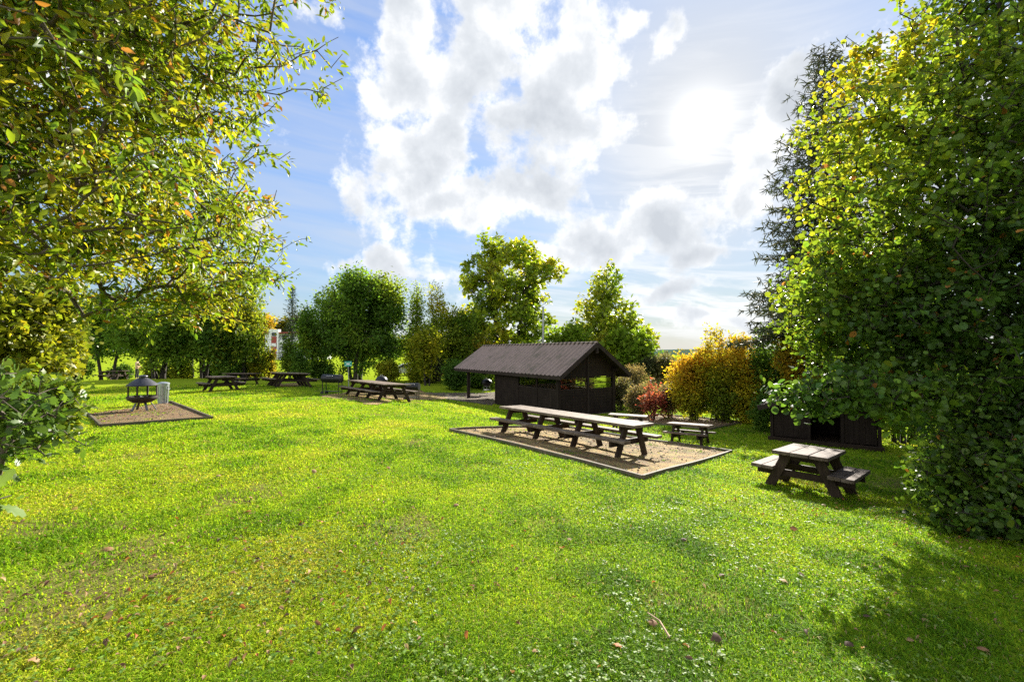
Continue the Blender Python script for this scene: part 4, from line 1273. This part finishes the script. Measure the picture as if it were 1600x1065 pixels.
mid('maple_bush', 'bright yellow green bush showing above the shelter ridge', 'bush', 890, 42.0, 500, 52, LIME, 84, 280, 34, .36, MAPLE, .02, None, 3, 'bark_dark', .9, .6, shape='lumpy', kbias=-.3)
mid('young_tree', 'small olive tree above the red bush in the gap', 'tree', 1032, 38.0, 548, 34, OLV, 85, 240, 34, .24, RHOMB, .05, None, 2, 'bark_dark', .7, .5, shape='lumpy', kbias=-.15)

for i, (px, d, yt, w, pl, lb) in enumerate([(606, 39, 560, 18, YG, 'low green bush right of the big round tree'), (652, 40, 576, 12, YG, 'low yellowish bush under the thin pale birch'), (670, 41, 560, 20, OLV, 'low brownish bush under the yellowing birch'),
                                            (505, 40, 562, 22, DGRN, 'low dark bush left of the barrel barbecue'), (190, 43, 570, 16, DGRN, 'low dark bush beside the shaded far table'), (268, 37.5, 568, 18, YG, 'low bush at the foot of the thick trunk'),
                                            (330, 38, 566, 18, YG, 'low green bush behind the dark short table'), (385, 38.5, 562, 18, DGRN, 'low dark bush under the drooping birch'), (120, 40, 560, 26, DGRN, 'low dark bush at the far left behind the fire pit')]):
    mid('low_bush', lb, 'bush', px, d, yt, w, pl, 160 + i, 150, 34, .2, RHOMB, .0, 'bushes under the tree row', 4, 'bark_dark', .5, .35, shape='shrub', kbias=-.1)

# --- right: hedge, red bush, dry scrub, conifers
mid('orange_bush', 'large orange and yellow autumn bush behind the gravel pad', 'bush', 1128, 19.5, 512, 56, GOLD, 91, 720, 42, .12, RHOMB, .0, None, 7, 'bark_dark', .5, .25, shape='shrub', kz=.9, kbias=-.22)
mid('orange_bush', 'yellow green bush at the left end of the orange bush', 'bush', 1083, 20.0, 540, 40, YEL, 92, 420, 40, .12, RHOMB, .0, None, 6, 'bark_dark', .5, .25, shape='shrub', kz=.6, kbias=-.1)
mid('orange_bush', 'yellow green bush at the right end of the orange bush', 'bush', 1165, 18.6, 560, 34, YEL, 93, 300, 40, .12, RHOMB, .0, None, 5, 'bark_dark', .5, .25, shape='shrub', kbias=-.15)
mid('red_bush', 'small bright red bush between shelter and orange bush', 'bush', 1020, 20.2, 592, 23, RED, 94, 120, 15, .12, RHOMB, .0, None, 4, 'bark_dark', .35, .25, shape='shrub', lump=.5, kbias=-.1)
for i, (px, d, yt, w, lb) in enumerate([(968, 24.5, 578, 20, 'grey green shrub against the right end of the shelter'), (1000, 22, 596, 24, 'brownish dry shrub left of the red bush'), (1046, 21, 592, 22, 'dry reddish brown shrub right of the red bush'), (990, 27, 565, 26, 'tall olive shrub behind the dry shrubs')]):
    mid('dry_shrub', lb, 'shrub', px, d, yt, w, OLV, 100 + i, 230, 30, .1, RHOMB, .0, None, 6, 'bark_dark', .5, .25, shape='shrub', kbias=[-.2, .15, .25, -.1][i])
mid('dark_bush', 'dark olive bush behind the low shed', 'bush', 1212, 18.0, 500, 46, DGRN, 111, 420, 40, .11, RHOMB, .0, None, 5, 'bark_dark', .5, .3, shape='shrub', kbias=-.1)
mid('dark_bush', 'orange flecked bush above the low shed roof', 'bush', 1265, 16.5, 470, 52, ORG, 112, 420, 36, .11, RHOMB, .2, None, 4, 'bark_dark', .5, .3, shape='lumpy', kbias=-.3)
mid('dark_bush', 'dark green bush closing the gap right of the low shed', 'bush', 1410, 14.5, 430, 95, DGRN, 113, 700, 36, .12, RHOMB, .0, None, 5, 'bark_dark', .5, .3, shape='shrub')
mid('dark_bush', 'dark bush in the shade behind the round leaved tree', 'bush', 1560, 9.5, 560, 140, DGRN, 115, 420, 36, .1, RHOMB, .0, None, 5, 'bark_dark', .5, .3, shape='shrub')
mid('dark_bush', 'low dark foliage at the left side of the low shed', 'bush', 1188, 16.4, 612, 16, DGRN, 114, 150, 30, .09, RHOMB, .0, None, 4, 'bark_dark', .3, .2, shape='shrub')

def conifer(label, px, d, ytop, wpx, seed, bare=.3, pal=None, dens=1.0, group=None, name='spruce_tree', sz=1.0, low=.08):
    rs = np.random.RandomState(seed)
    x, R, Hh = px_tree(px, d, ytop, wpx)
    t = thing(name, label, 'tree', (x, d, h1(x, d)), 0, group)
    f = np.linspace(0, 1, 24)
    pl = np.stack([rs.randn() * .1 * f, rs.randn() * .1 * f, -.2 + (Hh + .2) * f], -1)
    r = .012 * Hh * (1 - f) + .012
    V, F = tubes_geo(pl[:-1], pl[1:], r[:-1], r[1:], 8); npmesh('trunk', V, F, M['bark_dark'], t, smooth=True)
    P0, P1, Ra, Rb = [], [], [], []
    LP, LA, LN = [], [], []
    z = Hh * low
    while z < Hh * .985:
        g = 1 - z / Hh
        n = 7 if dens >= 1 else 4
        a0 = rs.rand() * 6
        for q in range(n):
            a = a0 + q * 2 * PI / n + rs.randn() * .3
            Lb = R * (g ** .8 * .95 + .05) * (.65 + .5 * rs.rand())
            dz = .18 + .5 * (1 - g) ** 2
            dr = np.array([math.cos(a), math.sin(a), 0])
            m = max(4, int(Lb / .28)); s = np.linspace(0, 1, m)
            pts = np.array([0, 0, z]) + dr * (Lb * s)[:, None]
            pts[:, 2] += Lb * (dz * s - .85 * g * s ** 1.5 + .22 * s ** 4)
            rr = .012 * Lb * (1 - s) + .005
            P0.append(pts[:-1]); P1.append(pts[1:]); Ra.append(rr[:-1]); Rb.append(rr[1:])
            for w in range(1, m):
                sl = (Lb * .34 * (1 - s[w] * .65)) * (.6 + .6 * rs.rand())
                for sd in (-1, 1):
                    sdv = np.array([-dr[1], dr[0], 0]) * sd
                    e = pts[w] + (dr * .55 + sdv * .8) * sl + np.array([0, 0, -.12 * sl])
                    P0.append(pts[w][None]); P1.append(e[None]); Ra.append(np.array([.006])); Rb.append(np.array([.003]))
                    isbare = rs.rand() < (bare * (1.2 if z > Hh * .55 else .35))
                    if isbare: continue
                    kq = max(2, int(sl / .034 * dens))
                    uu = rs.rand(kq)
                    LP.append(pts[w] + (e - pts[w]) * uu[:, None]); 
                    av = (e - pts[w])[None] * .8 + rs.randn(kq, 3) * sl * .8; av[:, 2] -= .2 * sl
                    LA.append(av)
        z += Hh * .021 * (.8 + .5 * rs.rand()) * (1 / max(.7, dens))
    V, F = tubes_geo(np.concatenate(P0), np.concatenate(P1), np.concatenate(Ra), np.concatenate(Rb), 4)
    npmesh('branches', V, F, M['bark_dark'], t, smooth=True)
    P = np.concatenate(LP); A = np.concatenate(LA); q = len(P)
    C = palette(rs, q, pal or [(.012, .03, .012), (.02, .045, .016), (.035, .06, .02)], rs.rand(q))
    V, F, C = leaf_geo(P, A, rs.randn(q, 3), sz * .13 * (.6 + .8 * rs.rand(q)), C, NEEDLE)
    npmesh('crown', V, F, M['needle'], t, col=C)
conifer('tall thin topped conifer standing behind the right hand round leaved tree', 1296, 16.5, 62, 160, 121, .15, [(.035, .05, .025), (.055, .07, .035), (.10, .09, .05)], 1.15, sz=2.0, low=.27)
conifer('narrow blue green spruce tip above the white building', 456, 62, 448, 22, 122, .05, None, .8, sz=3.0)

# --- far trees behind the building and beyond the field
for i, (px, d, yt, w, pal, lb) in enumerate([(432, 165, 484, 26, ORG, 'orange brown tree directly behind the white building'), (470, 170, 482, 24, OLV, 'brown olive tree behind the right part of the white building'), (400, 150, 490, 26, ORG, 'orange tree at the left end of the white building'),
                                             (140, 120, 500, 45, YG, 'far yellow green tree beyond the bright field on the left'), (60, 120, 490, 50, GRN, 'far green tree at the left border of the bright field')]):
    mid('far_tree', lb, 'tree', px, d, yt, w, pal, 130 + i, 230, 26, 1.0, RHOMB, .05, 'trees far behind', 2, 'bark_dark', 2.4, 2.0, shape='lumpy', kbias=-.1)

def woods():
    rs = np.random.RandomState(77)
    P, C, S = [], [], []
    for i in range(240):
        az = rs.uniform(-1.25, 1.25)
        r = rs.uniform(230, 330) if az < 0 else rs.uniform(300, 480)
        if -.62 < az < -.40 and r < 200: continue
        x, y = r * math.sin(az), r * math.cos(az)
        hh = rs.uniform(7, 12); hw = rs.uniform(4, 7)
        g = h1(x, y); n = 150
        d = unit(rs.randn(n, 3)); rr = rs.rand(n) ** .4
        P.append(np.array([x, y, g + hh * .5]) + d * np.array([hw, hw, hh * .55]) * rr[:, None])
        pal = [DGRN, GRN, OLV, YG][rs.randint(4)]
        C.append(palette(rs, n, pal, np.full(n, rs.rand())))
        S.append(np.full(n, 2.6))
    P = np.concatenate(P); q = len(P)
    V, F, C = leaf_geo(P, rs.randn(q, 3), rs.randn(q, 3) + np.array([0, 0, .6]), np.concatenate(S) * (.6 + .7 * rs.rand(q)), np.concatenate(C), RHOMB)
    o = npmesh('distant_woods', V, F, M['leaf_far'], col=C); tag(o, kind='stuff')
woods()
def hills():
    rs = np.random.RandomState(5)
    az = np.linspace(-.2, 1.2, 120); V, F = [], []
    prof = 14 + 26 * vn1.fbm(az * 3 + 4, az * 0 + 2, 1.2, 4) * sstep(.0, .45, az)
    for i, a in enumerate(az):
        for k, (r, hh) in enumerate(((2300, -25), (2600, prof[i] * .6 - 8), (3000, prof[i]), (3600, -30))):
            V.append((r * math.sin(a), r * math.cos(a), hh - 10))
    n = len(az)
    for i in range(n - 1):
        for k in range(3):
            F.append((i * 4 + k, (i + 1) * 4 + k, (i + 1) * 4 + k + 1, i * 4 + k + 1))
    o = npmesh('hills', V, np.array(F), plain('forest_hill', (.06, .10, .07), 1.0, spec=0.0, scale=.01), smooth=True); tag(o, kind='structure')
hills()

# ------------------------------------------------------------------ white building with red stair tower far behind
def building():
    d = 130.0
    x0 = (414 - 800) / FPX * d; x1 = (492 - 800) / FPX * d
    g = h1((x0 + x1) / 2, d) - .5
    top = EYE + (HOR - 521) / FPX * d
    t = thing('apartment_building', 'white apartment building with red stair tower glimpsed between trees', 'building', (x0, d, g), 0)
    W, Hh, D = x1 - x0, top - g, 12
    wh = plain('white_render', (.72, .72, .72), .8, var=.08, scale=.6); rd = plain('red_cladding', (.30, .05, .04), .7, var=.15, scale=.8)
    dk = plain('dark_window', (.03, .035, .04), .15, spec=.6)
    m = MB(); m.box(0, W, 0, D, 0, Hh); m.build('wall', wh, t)
    m = MB(); m.box(-.6, W + .6, -1.2, D + .5, Hh, Hh + .45); m.build('roof', rd, t)
    tx = (427 - 414) / 78 * W
    m = MB(); m.box(tx - .6, tx + 2.2, -1.4, -.01, 0, Hh + 1.2); m.build('stair_tower', wh, t)
    m = MB(); m.box(tx + .2, tx + 1.7, -1.5, -1.41, 1.2, Hh - .9); tw = m.build('tower_cladding', rd, t)
    for k, z in enumerate((Hh - .75, Hh * .52)):
        m = MB(); m.box(tx + .3, tx + 1.6, -1.56, -1.42, z, z + 1.0); m.build('window', dk if k == 0 else wh, t)
    fl = 3
    for f in range(fl):
        z = Hh * (f / fl) + Hh / fl * .35
        for xx in np.arange(.5, W - 1.2, 2.3):
            if tx - 2 < xx < tx + 2.3: continue
            m = MB(); m.box(xx, xx + 1.3, -.06, .02, z, z + Hh / fl * .5); m.build('window', dk, t)
        m = MB(); m.box(tx + 2.4, W, -1.1, -.01, Hh * f / fl - .1, Hh * f / fl + .75); m.build('balcony', wh, t)
building()

# ------------------------------------------------------------------ parked cars glimpsed behind the birches
def parked_car(label, px, py, d, yaw, paint):
    p = pix(px, py, d); p.z = h1(p.x, d)
    t = thing('parked_car', label, 'car', p, yaw, 'cars parked behind the birches')
    prof = [(-2.1, .35), (-2.12, .75), (-1.95, .88), (-1.2, .93), (-.55, 1.38), (.75, 1.43), (1.6, 1.0), (2.05, .92), (2.1, .4), (2.0, .3), (-2.0, .3)]
    m = MB(); n = len(prof)
    vs = [(x, y * (.86 if z > 1.1 else 1), z) for y in (-.85, .85) for x, z in prof]
    m.add(vs, [tuple(range(n - 1, -1, -1)), tuple(range(n, 2 * n))] + [(i, (i + 1) % n, n + (i + 1) % n, n + i) for i in range(n)])
    m.build('body', paint, t)
    for s in (-1, 1):
        m = MB(); q = [(-.95, .98), (-.48, 1.32), (.68, 1.36), (1.25, 1.0)]
        vs = [(x, s * (.862 if z < 1.1 else .755), z) for x, z in q] + [(x, s * (.84 if z < 1.1 else .73), z) for x, z in q]
        m.add(vs, [(0, 1, 2, 3), (7, 6, 5, 4), (0, 4, 5, 1), (1, 5, 6, 2), (2, 6, 7, 3), (3, 7, 4, 0)]); m.build('side_window', M['black'], t)
    for x in (-1.3, 1.3):
        for s in (-1, 1):
            m = MB(); m.lathe([(0, -.1), (.31, -.1), (.33, -.07), (.33, .07), (.31, .1), (0, .1)], 20, Matrix.Translation((x, s * .8, .32)) @ Matrix.Rotation(PI / 2, 4, 'X')); w = m.build('wheel', M['rubber'], t, True)
            m = MB(); m.lathe([(0, -.115), (.19, -.115), (.2, -.09), (0, -.09)] if s > 0 else [(0, .115), (.19, .115), (.2, .09), (0, .09)], 16, Matrix.Translation((x, s * .8, .32)) @ Matrix.Rotation(PI / 2, 4, 'X')); m.build('rim', M['steel'], w, True)
cw = plain('car_paint_white', (.7, .7, .72), .25, spec=.6, var=.03); cr = plain('car_paint_red', (.45, .03, .03), .25, spec=.6, var=.03)
parked_car('white car glimpsed behind the birches', 636, 592, 52, .25, cw)
parked_car('silver white car half hidden by the dark evergreen bush', 672, 594, 54, .1, plain('car_paint_silver', (.45, .46, .48), .3, .6, var=.03))
parked_car('red car showing as a spot above the dark evergreen bush', 696, 592, 50, .2, cr)

# ------------------------------------------------------------------ person at the far left
def skin_mesh(name, chains, mat, parent, joints=2):
    """chains: lists of (x, y, z, r) joined into one skinned surface"""
    me = bpy.data.meshes.new(name)
    V, E, Rr, ids = [], [], [], {}
    for ch in chains:
        prev = None
        for q in ch:
            kq = tuple(round(c, 3) for c in q[:3])
            if kq not in ids:
                ids[kq] = len(V); V.append(q[:3]); Rr.append(q[3])
            if prev is not None: E.append((prev, ids[kq]))
            prev = ids[kq]
    me.from_pydata(V, E, []); me.materials.append(mat)
    o = link(bpy.data.objects.new(name, me), parent)
    md = o.modifiers.new('skin', 'SKIN')
    for i, r in enumerate(Rr):
        rr = r if isinstance(r, tuple) else (r, r)
        me.skin_vertices[0].data[i].radius = rr
    me.skin_vertices[0].data[0].use_root = True
    md.use_smooth_shade = True
    s = o.modifiers.new('sub', 'SUBSURF'); s.levels = s.render_levels = joints
    return o
def person():
    d = 38.0
    p = pix(214, 590, d); p.z = h1(p.x, d)
    skin = plain('skin', (.55, .33, .23), .55, var=.05); tan = plain('tan_top', (.62, .42, .28), .8, var=.15, scale=6)
    trs = plain('dark_trousers', (.03, .03, .035), .8); hair = plain('dark_hair', (.02, .014, .01), .6)
    pel = (0, 0, .93, (.13, .10))
    body = [[pel, (0, 0, 1.12, (.12, .09)), (0, .0, 1.30, (.15, .10)), (0, 0, 1.42, (.10, .07)), (.01, 0, 1.50, .05), (.03, 0, 1.60, (.075, .085)), (.03, 0, 1.69, (.06, .07))]]
    for s in (-1, 1):
        body.append([(0, 0, 1.42, (.10, .07)), (.0, s * .17, 1.40, .055), (.03, s * .23, 1.15, .042), (.2, s * .19, .98, .034), (.29, s * .16, .96, .03), (.35, s * .15, .955, .022)])
        body.append([pel, (0, s * .09, .82, .085), (.02 * s, s * .1, .48, .058), (-.03 + .03 * s, s * .1, .09, .04), (.10 + .03 * s, s * .11, .03, .032)])
    o = skin_mesh('person', body, skin, None)
    o.location = p; o.rotation_euler = (0, 0, .3)
    tag(o, 'person in a tan top and dark trousers standing beyond the lawn', 'person')
    sh = [[(0, 0, .9, (.145, .115)), (0, 0, 1.12, (.137, .107)), (0, 0, 1.30, (.167, .118)), (0, 0, 1.43, (.115, .085))]]
    for s in (-1, 1): sh.append([(0, 0, 1.43, (.115, .085)), (0, s * .172, 1.405, .07), (.03, s * .232, 1.15, .056), (.19, s * .192, .99, .046)])
    skin_mesh('top', sh, tan, o)
    tr = [[(0, 0, .95, (.14, .112)), (0, 0, .9, (.14, .11))]]
    for s in (-1, 1): tr.append([(0, 0, .9, (.14, .11)), (0, s * .09, .81, .10), (.02 * s, s * .1, .48, .075), (-.03 + .03 * s, s * .1, .1, .062)])
    skin_mesh('trousers', tr, trs, o)
    m = MB(); m.lathe([(0, .11), (.05, .1), (.088, .05), (.095, 0), (.085, -.06), (.06, -.1)], 16, Matrix.Translation((.015, 0, 1.655)) @ Matrix.Rotation(-.25, 4, 'Y')); m.build('hair', hair, o, True)
    m = MB(); m.lathe([(0, .02), (.012, .012), (.016, 0), (.01, -.02), (0, -.025)], 8, Matrix.Translation((.122, 0, 1.60))); m.build('nose', skin, o, True)
    for s in (-1, 1):
        m = MB(); m.lathe([(0, .009), (.009, 0), (0, -.009)], 8, Matrix.Translation((.108, s * .032, 1.63))); m.build('eye', hair, o, True)
    m = MB(); m.box(.10, .113, -.025, .025, 1.555, 1.565); m.build('mouth', plain('lips', (.4, .16, .13), .6), o)
person()

# ------------------------------------------------------------------ grass, clover, litter
def sector(rs, n, r0, r1, half=1.08):
    r = r0 * (r1 / r0) ** rs.rand(n); a = rs.uniform(-half, half, n)
    return r * np.sin(a), r * np.cos(a), r
def ngmask(x, y):
    m = np.zeros(len(x), bool)
    jx = .16 * (vn1.fbm(x, y, 2.6, 3) - .5) + .10 * (vn2(x, y, 9.0) - .5); jy = .16 * (vn2.fbm(x, y, 2.6, 3) - .5) + .10 * (vn3(x, y, 9.0) - .5)
    for P in NOGRASS: m |= inpoly(P, x + jx, y + jy)
    m &= ~((vn3.fbm(x + 9, y + 4, 1.1, 3) > .60) & (vn1(x, y, 14.0) > .55))
    c, s = math.cos(math.atan2(-.853, .521)), math.sin(math.atan2(-.853, .521))
    lx = (x - 2.37) * c + (y - 21.2) * s; ly = -(x - 2.37) * s + (y - 21.2) * c
    m |= (lx > -12.2) & (lx < -.5) & (ly > .2) & (ly < 4.2)
    return m
def grass():
    rs = np.random.RandomState(9)
    n = 800000
    x, y, r = sector(rs, n, 1.5, 34)
    k = ~ngmask(x, y) & (rs.rand(n) > .62 * bare(x, y))
    x, y, r = x[k], y[k], r[k]; n = len(x)
    tuft = vn1.fbm(x, y, 2.2, 3); tone = vn2.fbm(x, y, .55, 3)
    sc = np.maximum(1, r / 3.0) ** .8
    hgt = (.02 + .022 * rs.rand(n) + .028 * sstep(.45, .75, tuft)) * np.maximum(1, r / 6) ** .25
    wid = .003 * sc * (.7 + .6 * rs.rand(n))
    a = rs.rand(n) * 2 * PI; lean = .35 + 1.0 * rs.rand(n) ** 1.1
    dx, dy = np.cos(a), np.sin(a)
    z = H(x, y)
    B = np.stack([x, y, z - .006], -1)
    side = np.stack([-dy, dx, np.zeros(n)], -1) * wid[:, None]
    Mid = B + np.stack([dx * hgt * lean * .35, dy * hgt * lean * .35, hgt * .62], -1)
    Tip = B + np.stack([dx * hgt * lean, dy * hgt * lean, hgt * np.maximum(.35, 1 - .35 * lean)], -1)
    V = np.stack([B - side, B + side, Mid - side * .8, Mid + side * .8, Tip], 1).reshape(-1, 3)
    i = (np.arange(n) * 5)[:, None]
    F4 = i + np.array([[0, 1, 3, 2]]); F3 = i + np.array([[2, 3, 4]])
    key = (tone - .5) * 1.3 + .42 + (tuft - .5) * -.5
    C = palette(rs, n, [(.09, .19, .010), (.165, .29, .012), (.25, .37, .014), (.34, .39, .02), (.40, .36, .06)], key, .16, .5)
    dryb = rs.rand(n) < .05
    C[dryb] = np.array([.32, .25, .12]) * (.7 + .5 * rs.rand(dryb.sum(), 1))
    o = npmesh('grass', V, [F4, F3], M['grass'], col=np.repeat(C, 5, 0)); tag(o, kind='stuff')
    # clover and small broad leaves between the blades
    n = 25000
    x, y, r = sector(rs, n, 1.6, 9)
    cl = vn3.fbm(x + 31, y + 17, .8, 3)
    k = ~ngmask(x, y) & (rs.rand(n) < sstep(.48, .68, cl) * (1 - .6 * sstep(.5, 3, x)))
    x, y, r = x[k], y[k], r[k]; n = len(x)
    P = np.stack([x, y, H(x, y) + .018 + .025 * rs.rand(n)], -1)
    P = np.repeat(P, 3, 0); q = len(P)
    a = np.repeat(rs.rand(n) * 6.3, 3) + np.tile([0, 2.1, 4.2], n)
    A = np.stack([np.cos(a), np.sin(a), .25 * rs.randn(q)], -1)
    N = rs.randn(q, 3) * .3 + np.array([0, 0, 1])
    S = np.repeat(.011 + .012 * rs.rand(n), 3)
    C = palette(rs, q, [(.09, .17, .025), (.14, .23, .03), (.21, .28, .05)], rs.rand(q))
    V, F, C = leaf_geo(P, A, N, S, C, ROUND)
    o = npmesh('clover', V, F, leaf_mat('clover_leaf', .4, .5, .14), col=C); tag(o, kind='stuff')
grass()

LITTER = [(.26, .14, .07), (.33, .2, .1), (.18, .09, .05), (.4, .28, .14), (.36, .13, .04), (.1, .06, .04)]
def litter():
    rs = np.random.RandomState(19)
    n = 2600
    x, y, r = sector(rs, n, 1.8, 26)
    w = .25 + .75 * sstep(.4, .6, vn2.fbm(x, y, .5, 2)) * (1 + sstep(-1, -6, x))
    k = rs.rand(n) < w * .8
    x, y = x[k], y[k]
    # denser drifts: the wood chip pad and under the right hand tree
    c = PAD_FIRE[0] * .55 + PAD_FIRE[3] * .25 + PAD_FIRE[1] * .2
    x = np.r_[x, c.x + rs.randn(500) * .8, 5.9 + rs.randn(420) * 1.2, -2.4 + rs.randn(200) * .9]
    y = np.r_[y, c.y + rs.randn(500) * .8, 6.6 + rs.randn(420) * 1.6, 3.4 + rs.randn(200) * .9]
    n = len(x)
    P = np.stack([x, y, H(x, y) + .03 + .015 * rs.rand(n)], -1)
    a = rs.rand(n) * 6.3
    A = np.stack([np.cos(a), np.sin(a), .3 * rs.randn(n)], -1); N = rs.randn(n, 3) * .35 + np.array([0, 0, 1])
    C = np.array(LITTER)[rs.randint(0, 6, n)] * (.7 + .5 * rs.rand(n, 1))
    V, F, C = leaf_geo(P, A, N, 0.022 + .03 * rs.rand(n), C, strip_leaf([(.25, .2), (.6, .26)], .5, .5))
    o = npmesh('leaf_litter', V, F, M['dry'], col=C); tag(o, kind='stuff')
litter()
def pebbles():
    rs = np.random.RandomState(29); X, Y = [], []
    for P, n in ((PADS[0], 900), (PADS[1], 350), (PADS[2], 350)):
        P = np.array(P); u, v = rs.rand(n), rs.rand(n)
        q = (P[0] * (1 - u[:, None]) + P[1] * u[:, None]) * (1 - v[:, None]) + (P[3] * (1 - u[:, None]) + P[2] * u[:, None]) * v[:, None]
        X.append(q[:, 0]); Y.append(q[:, 1])
    x, y = np.concatenate(X), np.concatenate(Y); n = len(x)
    s = .010 + .022 * rs.rand(n) ** 2
    o8 = np.array([(1, 0, 0), (0, 1, 0), (-1, 0, 0), (0, -1, 0), (0, 0, .7), (0, 0, -.7)], float)
    f8 = np.array([(0, 1, 4), (1, 2, 4), (2, 3, 4), (3, 0, 4), (1, 0, 5), (2, 1, 5), (3, 2, 5), (0, 3, 5)])
    V = np.stack([x, y, H(x, y) + .032], -1)[:, None] + o8[None] * s[:, None, None] * (.6 + .8 * rs.rand(n, 6, 1))
    F = f8[None] + (np.arange(n) * 6)[:, None, None]
    C = np.array([(.3, .26, .2), (.2, .16, .12), (.12, .09, .07), (.36, .28, .16), (.24, .14, .07)])[rs.randint(0, 5, n)] * (.7 + .5 * rs.rand(n, 1))
    o = npmesh('pebbles', V.reshape(-1, 3), F.reshape(-1, 3), M['dry'], col=np.repeat(C, 6, 0)); tag(o, kind='stuff')
pebbles()
def fallen_leaves():
    spots = [(1028, 985, 0), (975, 1020, 4), (270, 712, 3), (178, 862, 0), (170, 972, 1), (258, 982, 4), (281, 940, 2), (545, 998, 5), (538, 868, 1), (895, 848, 0), (1215, 758, 3),
             (1252, 902, 5), (1352, 969, 5), (1455, 975, 1), (1422, 1007, 1), (1505, 889, 0), (1525, 1018, 0), (1333, 1014, 5), (1130, 1003, 5), (1217, 908, 3),
             (110, 845, 1), (240, 905, 2), (390, 800, 4), (395, 782, 1), (345, 745, 3), (65, 1040, 1), (120, 800, 3), (715, 790, 0), (610, 735, 2), (490, 742, 1), (560, 785, 2), (1284, 792, 3), (1235, 830, 2), (1120, 905, 5), (840, 1025, 1), (1065, 850, 5)]
    nm = ['brown', 'light brown', 'dark brown', 'pale tan', 'orange', 'blackish']
    tm = fan_leaf([(0, .03), (.1, .25), (.35, .33), (.5, .42), (.65, .28), (1, .02), (.65, -.25), (.5, -.38), (.3, -.33), (.1, -.22)], .9)
    rs = np.random.RandomState(3)
    dm = M['dry']
    for i, (px, py, c) in enumerate(spots):
        p = gpix(px, py)
        s = .055 + .04 * rs.rand()
        V, F, C = leaf_geo(np.zeros((1, 3)), rs.randn(1, 3) * np.array([1, 1, .3]), rs.randn(1, 3) * .35 + np.array([0, 0, 1]), np.array([s]), np.array([LITTER[c]]), tm)
        o = npmesh('fallen_leaf', V, F, dm, col=C)
        o.location = (p.x, p.y, p.z + .045)
        tag(o, nm[c] + ' curled fallen leaf lying on the grass', 'fallen leaf', nm[c] + ' leaves fallen on the lawn')
    p0, p1 = gpix(1012, 968), gpix(1046, 1006)
    m = MB(); m.tube([(p0.x, p0.y, p0.z + .05), ((p0.x + p1.x) / 2 + .01, (p0.y + p1.y) / 2, (p0.z + p1.z) / 2 + .07), (p1.x, p1.y, p1.z + .045)], [.004, .006, .007], 6)
    o = m.build('twig', plain('bare_twig', (.5, .34, .2), .8), None, True)
    tag(o, 'pale brown twig lying in the grass beside an orange brown leaf', 'twig')
fallen_leaves()
